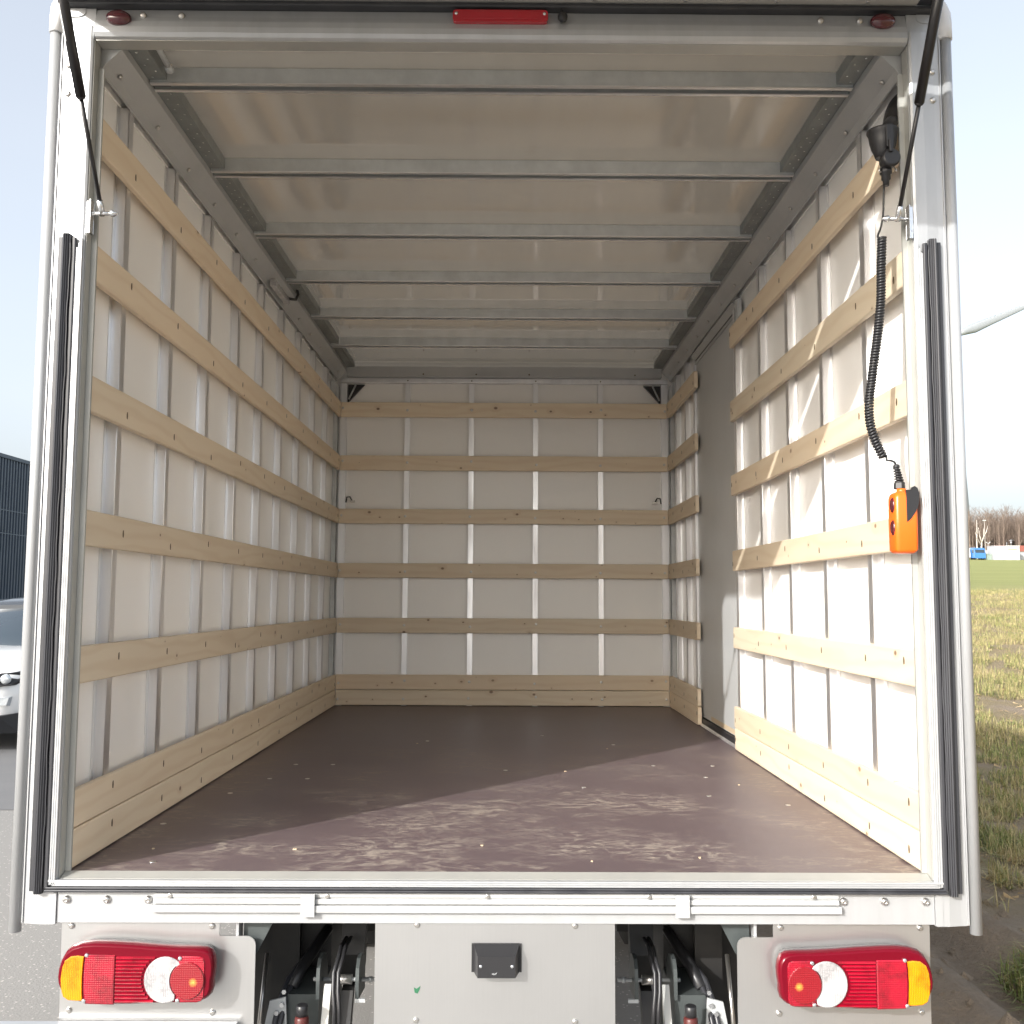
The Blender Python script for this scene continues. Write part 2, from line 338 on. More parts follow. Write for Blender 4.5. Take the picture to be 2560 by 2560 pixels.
# ================================================================== ground and sky setting
g = MB().add([(-420,-160,-1.0),(1.50,-160,-1.0),(1.50,760,-1.0),(-420,760,-1.0)], [(0,1,2,3)])
g.build('asphalt_yard', M['asphalt'], kind='structure')
g = MB().add([(-60,5.0,-.996),(-1.0,5.55,-.996),(-1.0,34.0,-.996),(-60,34.0,-.996)], [(0,1,2,3)])
g.build('dark_ground_band', M['dark_ground_band'], kind='structure')  # flat ground sheet in a darker grey than the yard
def sstep(t): t = max(0., min(1., t)); return t*t*(3-2*t)
def field_z(x, y):
    rise = .0507*max(0., min(y, 236.)-5.)
    rise += .012*max(0., min(y, 700.)-236.)
    z = -1.0+rise*sstep((x-1.6)/max(4., .22*max(y, 0.)))
    edge = sstep((x-1.25)/.5)
    n1 = noise.noise(Vector((x*.9, y*.9, 3.)))*.05 + noise.noise(Vector((x*3.1, y*3.1, 7.)))*.022+noise.noise(Vector((x*9., y*9., 1.)))*.010
    rut = -.12*math.exp(-((x-2.12-.05*math.sin(y*1.3))/.13)**2) + .075*math.exp(-((x-2.36-.06*math.sin(y*1.1))/.10)**2) + .06*math.exp(-((x-1.88)/.10)**2)
    rut *= sstep((5.-y)/3.)
    return z + (n1*(1 if y < 60 else .6)+rut+.07)*edge + .006
xs = [1.25+.06*i for i in range(50)]; 
while xs[-1] < 420: xs.append(xs[-1]+max(.06, (xs[-1]-4.2)*.09+.06))
ys = [-60,-40,-25,-15,-8,-5,-3,-2,-1,-.5]; y = 0.
while y < 760: ys.append(y); y += max(.06, .045*(y-3.)+.06)
vs = [(x, y, field_z(x, y)) for y in ys for x in xs]; nx = len(xs)
g = MB().add(vs, [(j*nx+i, j*nx+i+1, (j+1)*nx+i+1, (j+1)*nx+i) for j in range(len(ys)-1) for i in range(nx-1)], True)
g.build('muddy_field', M['field'], kind='structure')
# grass and straw: blades where they can be told apart
gb = MB(); rg = random.Random(3)
def blade(x, y, z, h, w, lean, az, flat=0):
    dx, dy = math.cos(az), math.sin(az); px, py = -dy*w, dx*w
    m = (x+dx*lean*.4, y+dy*lean*.4, z+h*.65); t = (x+dx*lean, y+dy*lean, z+h*(1-flat))
    gb.add([(x-px,y-py,z-.01),(x+px,y+py,z-.01),(m[0]+px*.7,m[1]+py*.7,m[2]),(m[0]-px*.7,m[1]-py*.7,m[2]),t], [(0,1,2,3),(3,2,4)])
cnt = 0
while cnt < 110000:
    d = 2.8+rg.random()**2.0*46; s_ = rg.uniform(.40, .62) if rg.random() < .6 else rg.uniform(.16, 1.05)
    x, y = s_*d, d-2.49
    if x < 2.2 or (y < 1.4 and x < 2.9): continue
    dens = noise.noise(Vector((x*.7, y*.55, 11.)))*.9+noise.noise(Vector((x*2.6, y*1.8, 4.)))*.8
    thr = .40 if x < 2.6 else (.05 if x < 3.1 else (-.14 if d < 12 else -.16))
    if dens < thr: cnt += .15; continue
    cnt += 1; z = field_z(x, y)
    sc_ = min(1.5, .8+d*.015)
    if rg.random() < .42: blade(x, y, z+.01, rg.uniform(.01,.04), .0045*sc_, rg.uniform(.08,.2), rg.uniform(0,6.28), .5)
    else: blade(x, y, z, rg.uniform(.05,.15)*sc_, .0035*sc_, rg.uniform(.02,.09), rg.uniform(0,6.28))
gb.build('grass', M['grass'], kind='stuff')
gs_ = MB()
for i in range(7000):
    d = 3.2+rg.random()**1.7*30; x, y = rg.uniform(.20,.95)*d, d-2.49
    if x < 2.7: continue
    z = field_z(x, y); a = rg.uniform(0, 6.28); l = rg.uniform(.012, .045); w = .0014*(1+d*.05); dx, dy = math.cos(a), math.sin(a)
    gs_.add([(x-dx*l-dy*w, y-dy*l+dx*w, z+.012), (x+dy*w-dx*l, y-dx*w-dy*l, z+.012), (x+dx*l+dy*w, y+dy*l-dx*w, z+rg.uniform(.01,.045)), (x+dx*l-dy*w, y+dy*l+dx*w, z+rg.uniform(.01,.045))], [(0,1,2,3)])
gs_.build('straw', M['straw'], kind='stuff')
cl = MB(); rg = random.Random(12)
for i in range(900):
    x = rg.uniform(1.45, 4.2); y = rg.uniform(.2, 7.); r = rg.uniform(.008, .04)
    z = field_z(x, y)
    pts = []
    for (a, b) in ((1,0),(.31,.95),(-.81,.59),(-.81,-.59),(.31,-.95)): pts.append((x+a*r*rg.uniform(.7,1.3), y+b*r*rg.uniform(.7,1.3), z-.005))
    pts.append((x+rg.uniform(-.3,.3)*r, y+rg.uniform(-.3,.3)*r, z+r*rg.uniform(.4,.9)))
    cl.add(pts, [(i_, (i_+1) % 5, 5) for i_ in range(5)])
cl.build('mud_clods', M['field'], kind='stuff')

# ================================================================== the truck
T = empty('box_truck', (0, 1.9, -1.0), 'white box truck seen from behind with its cargo bay open and lined with timber slats', 'truck')
XW, XS, XP, L = 1.10, 1.07, 1.05, 3.84
PZ = [(1.836,1.932),(1.490,1.586),(1.148,1.242),(.803,.895),(.455,.549),(.101,.194),(.004,.0985)]

MB().box(-1.10, 1.10, .03, 3.93, -.03, 0.).build('cargo_floor', M['floor'], T)
# floor rivets and crumbs
fr = MB()
for x, y in ((-.93,1.02),(-.86,1.3),(-.72,1.3),(-.83,1.62),(-.68,1.62),(-1.0,.55),(.62,1.62),(.78,1.36),(.72,1.0),(.30,1.15),(.86,1.62),(.95,.85),(-.35,2.3),(.2,2.5),(.52,2.2),(-.88,.12),(.02,1.5)):
    fr.lathe((x,y,-.001), (0,0,1), [(0,.009),(.0018,.009),(.0025,.004)], 10)
fr.build('floor_rivet', M['screw'], T, kind='stuff')
cr = MB(); rg = random.Random(5)
for i in range(9):
    x, y = rg.uniform(-.95,.98), .05+rg.random()**1.6*2.3
    r = rg.uniform(.0018,.0036); cr.box(x-r, x+r*rg.uniform(.6,2), y-r, y+r, .0003, .003)
cr.build('wood_crumbs', M['beigeend'], None, kind='stuff')
# thin dark shadow gap strip at floor edge, rear
# walls
MB().box(-1.13, -XW, .036, 3.93, -.03, 2.17).build('left_wall', M['panel'], T)
rw = MB().box(XW, 1.13, .036, 2.06, -.03, 2.17).box(XW, 1.13, 3.02, 3.93, -.03, 2.17); rw.build('right_wall', M['panel'], T)
MB().box(-1.09, 1.09, 3.892, 3.922, -.02, 2.16).build('front_wall', M['panel'], T)
# exterior skin
ex = MB().box(-1.172, -1.133, .04, 4.02, -.12, 2.21).box(1.133, 1.172, .04, 2.06, -.12, 2.21).box(1.133, 1.172, 3.02, 4.02, -.12, 2.21).box(1.12, 1.15, 2.063, 3.017, -.12, 2.21).box(-1.13, 1.13, 3.96, 4.02, -.12, 2.21)
ex.build('outer_skin', M['white'], T)
# roof
MB().add([(-1.13,.046,2.186),(1.13,.046,2.186),(1.13,3.95,2.186),(-1.13,3.95,2.186)], [(0,1,2,3)]).build('roof_sheet', M['roof'], T)
MB().box(-1.172, -1.131, .06, 4.02, 2.2115, 2.235).box(1.131, 1.172, .06, 4.02, 2.2115, 2.235).box(-1.13, 1.13, 3.951, 4.02, 2.186, 2.235).build('roof_edge', M['white'], T)
for k in range(6):
    y0 = .243+.59*k
    b = MB()
    b.box(-1.008, 1.008, y0, y0+.006, 2.1398, 2.1845)
    b.box(-1.008, 1.008, y0+.040, y0+.046, 2.1398, 2.1845)
    b.box(-1.008, 1.008, y0+.0062, y0+.0398, 2.170, 2.176)
    b.cur = 1
    b.box(-1.008, 1.008, y0-.0025, y0+.011, 2.1365, 2.1396); b.box(-1.008, 1.008, y0+.035, y0+.0485, 2.1365, 2.1396)
    b.cur = 2
    b.box(-1.0075, 1.0075, y0+.0062, y0+.0398, 2.1655, 2.1698)  # dark insert that paints in the shade of the beam's hollow
    b.build('roof_beam', [M['galv'], M['alu'], M['dark']], T)
RP = [(-1.0935,2.106),(-1.070,2.066),(-1.064,2.066),(-1.052,2.086),(-1.034,2.103),(-1.012,2.124),(-1.012,2.147),(-1.0935,2.147)]
for s_ in (-1, 1):
    p = [(-a*s_, b) for a, b in RP] if s_ == 1 else RP
    r_ = MB().prism(p, 'Y', .046, 3.80); ro = r_.build('roof_rail', M['rail'], T)
    ang = MB().box(s_*.960, s_*1.09, .05, 3.79, 2.1480, 2.1510).box(s_*.960, s_*.963, .05, 3.79, 2.1512, 2.184); an = ang.build('perforated_angle', M['galvdark'], T)
    d = MB()
    for i in range(118): d.lathe((s_*(.985 + (.010 if i % 2 else -.010)), .07+i*.0315, 2.1479), (0,0,-1), [(0,.0034),(.0006,.003)], 6)
    d.build('rivets', M['zinc'], an, kind='stuff')
    d = MB()
    for i in range(13): d.lathe((s_*1.043, .12+i*.295, 2.0885), (-s_,0,-.8), [(-.001,.007),(.003,.006),(.004,.003)], 8)
    d.build('screws', M['screw'], ro, kind='stuff')
# cream closing strips between side panels and rails
for s_ in (-1, 1): MB().box(s_*1.0995, s_*1.094, .037, 3.85 if s_ < 0 else 2.056, 2.074, 2.165).build('wall_trim', M['panel'], T)
# rear cross light tube seen under the first bay (left) and its clip
MB().tube([(-.935,.06,2.165),(-.938,.185,2.158)], .008, 8).lathe((-.938,.185,2.158), (0,.9,-.2), [(0,.008),(.004,.012),(.02,.012),(.026,.006)], 10).build('cable_conduit', M['galv'], T)
# interior light strip on left rail
il = MB(); il.bbox(-1.046, -1.018, 1.86, 2.14, 2.062, 2.096, .006, 'Y'); ilo = il.build('interior_light', M['clear'], T)
lc = MB().tube([(-1.02,2.14,2.09),(-1.0,2.19,2.10),(-.99,2.20,2.13),(-1.0,2.19,2.165)], .007, 8); lc.build('lamp_cable', M['black'], ilo)

# studs -------------------------------------------------
def stud(name, sgn, y0, w=.034, z0=.0, z1=2.072):
    xw, xs = sgn*(XW-.0005), sgn*XS; t = .0022*sgn; m = MB()
    m.box(xs, xw, y0, y0+.0022, z0, z1)                      # web facing the doorway
    m.box(xs, xs+t, y0+.0024, y0+w-.0024, z0, z1)            # face towards the bay
    m.box(xs, xw, y0+w-.0022, y0+w, z0, z1)
    m.box(xw-t, xw, y0-.018, y0-.0002, z0, z1); m.box(xw-t, xw, y0+w+.0002, y0+w+.018, z0, z1)
    m.tube([(xs+t*.55, y0+.0012, z0), (xs+t*.55, y0+.0012, z1)], .0021, 6)
    return m.build(name, M['alu'], T)
for k in range(9): stud('wall_stud', -1, .262+.4*k)
for k in range(4): stud('wall_stud', 1, .364+.403*k)
stud('wall_stud', 1, 2.018, .036); stud('wall_stud', 1, 3.02, .03); stud('wall_stud', 1, 3.30); stud('wall_stud', 1, 3.62)
for x in (-.624, -.2105, .204, .6235):
    m = MB().box(x-.0165, x+.0165, 3.8605, 3.8630, 0, 2.06).box(x-.0165, x-.0143, 3.8632, 3.891, 0, 2.06).box(x+.0143, x+.0165, 3.8632, 3.891, 0, 2.06)
    m.build('front_wall_stud', M['alu'], T)
for s_ in (-1, 1):
    MB().box(s_*1.016, s_*1.058, 3.8605, 3.891, 0, 2.06).build('corner_post', M['alu'], T)
    MB().box(s_*1.072, s_*1.0985, 3.845, 3.891, .0, 2.04).build('corner_angle', M['galv'], T)
    gs = MB().prism([(s_*1.012,2.052),(s_*.905,2.052),(s_*1.012,1.935)], 'Y', 3.868, 3.890); go = gs.build('corner_gusset', M['black'], T)
    MB().tube([(s_*.962,3.866,2.05),(s_*1.006,3.866,1.955)], .006, 6).build('gusset_rib', M['galv'], go)
    # corner bracket plates at the top of the front corners
    MB().box(s_*1.064, s_*1.0955, 3.70, 3.83, 1.95, 2.04).build('corner_bracket', M['galv'], T)
hb = MB().box(-1.012, 1.012, 3.80, 3.888, 2.094, 2.158); ho = hb.build('front_header_rail', M['rail'], T)
MB().box(-1.058, 1.058, 3.852, 3.8885, 2.0625, 2.0915).build('front_header_trim', M['alu'], T)
d = MB()
for x in (-.52,-.18,.16,.84): d.lathe((x,3.801,2.108), (0,-1,0), [(0,.006),(.003,.005)], 8)
for x in (-.624,-.2105,.204,.6235): d.lathe((x,3.853,2.077), (0,-1,0), [(0,.005),(.002,.004)], 8)
d.build('screws', M['rust'], ho, kind='stuff')
# small electric leads poking out of the front wall at mid height
for s_ in (-1, 1):
    w = MB().tube([(s_*1.012,3.87,1.285),(s_*1.005,3.86,1.318),(s_*.985,3.855,1.32),(s_*.972,3.855,1.295)], .0045, 6)
    wo_ = w.build('loose_wire', M['black'], T)
    MB().bbox(s_*.952, s_*.985, 3.85, 3.862, 1.283, 1.297, .003, 'X').build('wire_connector', M['screw'], wo_)

# timber planks -----------------------------------------
def plank_side(sgn, y0, y1, z0, z1, yst, round_end=None):
    m = MB(); a, b = sgn*XP, sgn*(XS-.0008)
    if round_end:
        # outline in (y,z) with rounded ends extruded across the thickness
        r = .012; pts = []
        for cy, cz, a0 in ((y1-r,z1-r,0),(y0+r,z1-r,90),(y0+r,z0+r,180),(y1-r,z0+r,270)):
            for k in range(4): t = R(a0+k*30); pts.append((cy+math.cos(t)*r, cz+math.sin(t)*r))
        m.prism(pts, 'X', a, b)
        ins = [(y0+.5*(p-y0) if False else p, q) for p, q in pts]
    else: m.bbox(a, b, y0, y1, z0, z1, .004, 'Y')
    o_ = m.build('plank', M['woodY'], T)
    s = MB(); rr = random.Random(int((y0+z0*10)*100)+sgn)
    for y in yst:
        if y0+.01 < y < y1-.01:
            z = (z0+z1)/2+rr.uniform(-.018,.018); yy = y+rr.uniform(-.006,.006)
            s.prism([(yy-.004,z-.009),(yy+.003,z-.011),(yy+.005,z-.002),(yy+.003,z+.010),(yy-.003,z+.008),(yy-.005,z)], 'X', a-sgn*.0004, a+sgn*.002)
    if s.v: s.build('screw_holes', M['rust'], o_, kind='stuff')
YL = [.262+.4*k+.018 for k in range(9)]+[3.80]; YR = [.10]+[.364+.403*k+.018 for k in range(4)]+[2.03]
for i, (z0, z1) in enumerate(PZ):
    plank_side(-1, .037, 3.838, z0, z1, YL)
    plank_side(1, .037, 2.04+.004*(i % 3), z0, z1, YR)
    plank_side(1, 2.905+.006*(i % 2), 3.838, z0, z1, [2.94,3.32,3.64,3.8], True)
for (z0, z1) in PZ:
    o_ = MB().bbox(-1.0485, 1.0485, 3.841, 3.8595, z0, z1, .004, 'X').build('plank', M['woodX'], T)
    s = MB(); rr = random.Random(int(z0*1000))
    for x in (-1.035,-.624,-.2105,.204,.6235,1.033):
        s.lathe((x+rr.uniform(-.006,.006), 3.8412, (z0+z1)/2+rr.uniform(-.012,.012)), (0,-1,0), [(0,.0085),(.0012,.0085),(.0022,.006),(.0024,.002)], 10)
    s.build('screw_heads', M['screw'], o_, kind='stuff')

# sliding side door ---------------------------------------
dr = MB().box(1.084, 1.115, 2.058, 3.014, .045, 1.995); do = dr.build('sliding_door', M['door'], T)
MB().box(1.0835, 1.0838, 2.12, 2.72, .048, .072).build('door_edge_strip', M['beigeend'], do)
MB().prism([(1.056,2.041),(1.0975,2.041),(1.0975,1.992),(1.078,1.992),(1.074,2.012)], 'Y', 1.99, 3.03).build('door_track_cover', M['rail'], T)
MB().box(1.0727, 1.078, 2.05, 2.98, 2.004, 2.0098).build('door_track_slot', M['black'], T)
MB().box(1.064, 1.083, 1.93, 1.985, 1.90, 2.04).build('door_bracket', M['galv'], T)
th = MB().prism([(1.062,.001),(1.062,.006),(1.070,.014),(1.0735,.012),(1.0735,.001)], 'Y', 2.05, 2.90).box(1.0738, 1.0835, 2.05, 2.98, .001, .004)
th.build('door_threshold', M['alu'], T)
MB().box(1.0745, 1.0995, 2.062, 3.01, .0045, .040).build('dark_recess_fill', M['black'], T)  # black fill standing in for the dark recess under the door

# rear frame ------------------------------------------------
for s_ in (-1, 1):
    lab = None
    m = MB()
    prof = [(1.066,0.0),(1.0665,-.004),(1.072,-.0075),(1.100,-.0068),(1.130,-.0015),(1.146,0.0),(1.1465,.035),(1.066,.035)]
    m.prism([(s_*a,b) for a,b in prof], 'Z', -.115, 2.160)
    po = m.build('rear_pillar', M['frame'], T)
    MB().box(s_*1.0655, s_*1.0635, .0005, .0355, -.008, 2.124).box(s_*1.0632, s_*1.0492, .0285, .0358, .002, 2.062).build('pillar_return', M['ret'], po)
    MB().box(s_*1.1466, s_*1.1492, -.0035, .034, -.113, 2.15).build('edge_bead', M['frame'], po)
    MB().tube([(s_*1.1672,.004,-.135),(s_*1.1672,.004,2.15)], .0145, 20).build('corner_tube', M['frame'], po)
    # ribbed inner strip beside the rubber
    st = MB()
    for j in range(3): st.bbox(s_*(1.0675+.0052*j), s_*(1.0675+.0052*j+.0048), -.016, -.0078, -.020, 1.585-.012*j, .0012, 'Z')
    st.build('ribbed_strip', M['frame'], po)
    # rubber seal with lips
    sl_ = MB()
    sl_.bbox(s_*1.119, s_*1.131, -.012, -.0015, -.036, 1.590, .002, 'Z')
    sl_.prism([(s_*1.0975,-.0072),(s_*1.0975,-.020),(s_*1.101,-.0245),(s_*1.1035,-.0225),(s_*1.106,-.0255),(s_*1.1085,-.0232),(s_*1.111,-.0255),(s_*1.1145,-.023),(s_*1.1185,-.016),(s_*1.1185,-.0045)], 'Z', -.040, 1.596)
    lip = []
    for k in range(61):
        z = -.036+k*(1.59+.036)/60; lip.append((s_*(1.0957+.0007*math.sin(k*1.7)+.0009*math.sin(k*.63)), -.0215, z))
    sl_.tube(lip, .0018, 6)
    sl_.bbox(s_*1.083, s_*1.0948, -.0185, -.0078, -.026, 1.586, .003, 'Z')
    sl_.build('rubber_seal', M['rubber'], po)
    # corner cap: bent white plastic elbow
    pth = [(s_*1.1655,.004,2.143),(s_*1.1655,.004,2.185),(s_*1.1640,.004,2.21),(s_*1.155,.004,2.232),(s_*1.138,.004,2.247),(s_*1.115,.004,2.254),(s_*1.08,.004,2.256)]
    MB().tube(pth, .0195, 18).build('corner_cap', M['white'], po)
    sc_ = MB()
    for z in (2.052, 1.975, .262, .152, .035):
        sc_.lathe((s_*1.1265,-.0022,z), (0,-1,0), [(0,.0085),(.002,.0085),(.005,.006),(.006,.003)], 12)
    sc_.build('pillar_screws', M['screw'], po, kind='stuff')
# top cross beam
tb = MB().prism([(0.0,2.1265),(-.0075,2.130),(-.0125,2.140),(-.0125,2.155),(-.0085,2.172),(-.002,2.188),(.004,2.2095),(.045,2.2095),(.045,2.1265)], 'X', -1.0625, 1.0625, False)
tbo = tb.build('rear_top_beam', M['frame'], T)
MB().box(-1.062, 1.062, .001, .0458, 2.1240, 2.1262).build('beam_underside', M['ret'], tbo)
for s_ in (-1, 1): MB().box(s_*1.0635, s_*1.146, -.001, .044, 2.1615, 2.2095).build('beam_end', M['frame'], tbo)
for s_ in (-1, 1): MB().prism([(s_*1.090,2.2093),(s_*1.090,2.196),(s_*1.096,2.190),(s_*1.108,2.186),(s_*1.1455,2.183),(s_*1.1455,2.2093)], 'Y', -.0035, -.0012).build('corner_plate', M['frame'], tbo)
MB().bbox(-1.14, 1.14, -.022, .02, 2.2105, 2.2235, .004, 'X').build('top_seal', M['rubber'], T)
bs = MB()
for x in (-.939,-.839,.837,.94,-1.02,1.02): bs.lathe((x,-.0035,2.190), (0,-1,-.2), [(-.003,.0085),(.003,.0085),(.0055,.006),(.006,.002)], 12)
bs.build('beam_screws', M['screw'], tbo, kind='stuff')
# lights on the beam
bl = MB().bbox(-.128, .120, -.022, -.004, 2.170, 2.2025, .008, 'Y'); blo = bl.build('high_brake_light', M['brake'], T)
MB().bbox(-.105, .097, -.0245, -.0222, 2.176, 2.197, .001, 'X').build('brake_lens', M['brake'], blo)
s = MB()
for x in (-.119, .111): s.lathe((x,-.0218,2.192), (0,-1,0), [(0,.0045),(.0015,.0045),(.003,.002)], 10)
s.build('lens_screws', M['zinc'], blo, kind='stuff')
for x, z in ((-1.0, 2.177), (.998, 2.184)):
    rings = []
    for dd, k in ((0,1.0),(.006,1.0),(.013,.88),(.018,.62),(.0205,.25)):
        rings.append([(x+.033*k*math.cos(2*math.pi*i/28), -.008-dd, z+.0205*k*math.sin(2*math.pi*i/28)) for i in range(28)])
    MB().loft(rings).build('marker_light', M['maroon'], T)
lt = MB().lathe((.158,-.006,2.183), (0,-1,0), [(0,.006),(.006,.007),(.012,.0125),(.02,.013),(.026,.009),(.028,.003)], 16).tube([(.158,-.016,2.19),(.155,-.018,2.207)], .0028, 6)
lt.build('rubber_buffer', M['black'], T)

# sill
sl2 = MB().prism([(.031,.0015),(.031,-.03),(-.0005,-.03),(-.0005,-.0085)], 'X', -1.062, 1.062); so_ = sl2.build('rear_sill', M['ret'], T)
rb = MB()
for j in range(3): rb.bbox(-1.083+.004*j-.0, 1.083-.004*j, -.0145-.0015*(2-j) , -.0007, -.0135-.0050*j+.0045, -.0135-.0050*j-.0, .0009, 'X')
rb.build('ribbed_sill_strip', M['frame'], so_)
ss = MB().bbox(-1.088, 1.088, -.019, -.001, -.0300, -.0245, .002, 'X').bbox(-1.09, 1.09, -.021, -.001, -.0362, -.0303, .002, 'X'); ss.build('sill_seal', M['rubber'], so_)
cm = MB().box(-1.064, 1.064, -.004, .05, -.111, -.0368); cmo = cm.build('rear_crossmember', M['frame'], T)
for s_ in (-1, 1): MB().box(s_*1.0655, s_*1.083, -.0085, .04, -.1135, -.041).build('end_plate', M['frame'], cmo)
# bump profile rail with clips
rl = MB().box(-.829, .829, -.0068, -.0043, -.083, -.0385).bbox(-.829, .829, -.0105, -.007, -.0495, -.0388, .0012, 'X').bbox(-.829, .829, -.0140, -.007, -.0640, -.0525, .0015, 'X').bbox(-.834, .834, -.0175, -.007, -.0835, -.0672, .0015, 'X')
M['railwhite'] = dirty(mat('off_white_rail', rough=.45), (.44,.445,.445), (.39,.395,.39), 4, stretch=(1,1,6))
rlo = rl.build('bumper_rail', M['railwhite'], T)
for x in (-.4555, .4485):
    MB().box(x-.0165, x+.0165, -.0225, -.0178, -.0915, -.0385).box(x-.0165, x+.0165, -.0177, -.0045, -.0915, -.0845).build('rail_clip', M['railwhite'], rlo)
s = MB()
for x in (-.79,-.41,-.022,.37,.77): s.lathe((x,-.0101,-.046), (0,-1,0), [(0,.0062),(.0012,.006),(.0015,.003)], 12)
s.build('rail_screws', M['screw'], rlo, kind='stuff')
for x in (-1.041,-.944,-.844,.842,.942,1.042):
    MB().lathe((x,-.004,-.0565), (0,-1,0), [(0,.0098),(.002,.0098),(.006,.008),(.0085,.0045),(.0087,.0038),(.0065,.0032)], 18).build('dome_bolt', M['screw'], cmo)

# lower skirt panels
def skirt(s_):
    pts = [(1.054,-.1125),(.672,-.1125),(.672,-.1445),(.606,-.1445)]
    for k in range(6): t = R(90+18*k); pts.append((.606+.022*math.cos(t)*1.0, -.1665+.022*math.sin(t)))
    pts += [(.584,-.48),(1.050,-.48)]
    return MB().prism([(s_*a,b) for a,b in pts], 'Y', .004, .0075)
for s_ in (-1, 1):
    k = skirt(s_); ko = k.build('skirt_panel', M['skirt'], T)
    s = MB()
    for x, z in ((1.03,-.121),(.69,-.121),(1.028,-.318),(.683,-.322)): s.lathe((s_*x,.0042,z), (0,-1,0), [(0,.0075),(.003,.0072),(.006,.004)], 12)
    s.build('panel_bolts', M['screw'], ko, kind='stuff')
    MB().bbox(s_*.634, s_*.627, .01, .05, -.30, -.112, .001, 'Z').build('panel_brace', M['frame'], ko)
    MB().prism([(s_*.62,-.112),(s_*.545,-.112),(s_*.585,-.19),(s_*.62,-.24)], 'Y', .030, .034).build('panel_gusset', M['steelgrey'], ko)
cp = MB().prism([(-.2945,-.1125),(.2865,-.1125),(.2865,-.48),(-.2945,-.48)], 'Y', .0005, .0040); cpo = cp.build('centre_panel', M['skirt'], T)
s = MB()
for x, z in ((-.193,-.1165),(.19,-.1175),(-.193,-.338),(.19,-.341)): s.lathe((x,.0007,z), (0,-1,0), [(0,.007),(.0025,.0068),(.005,.004)], 12)
s.build('panel_bolts', M['screw'], cpo, kind='stuff')
# number plate lamp hood
hd = MB()
a = [(-.056,-.0005,-.158),(.056,-.0005,-.158),(.056,-.0005,-.224),(-.056,-.0005,-.224)]; b = [(-.045,-.034,-.179),(.045,-.034,-.179),(.045,-.034,-.228),(-.045,-.034,-.228)]
hd.loft([a,b], False); hdo = hd.build('plate_lamp', M['black'], T)
MB().box(-.0605, .0605, -.0045, .0, -.2245, -.1585).build('lamp_gasket', M['black'], hdo)
s = MB()
for x in (-.0375, .0375): s.lathe((x,-.0342,-.201), (0,-1,0), [(0,.0042),(.0015,.004),(.0025,.002)], 10)
s.build('lamp_screws', M['zinc'], hdo, kind='stuff')
MB().prism([(-.012,-.2185),(-.008,-.2158),(-.004,-.2175),(.002,-.2140),(-.001,-.2195),(-.006,-.2205)], 'Y', -.0352, -.0342).build('paint_chip', M['zinc'], hdo)

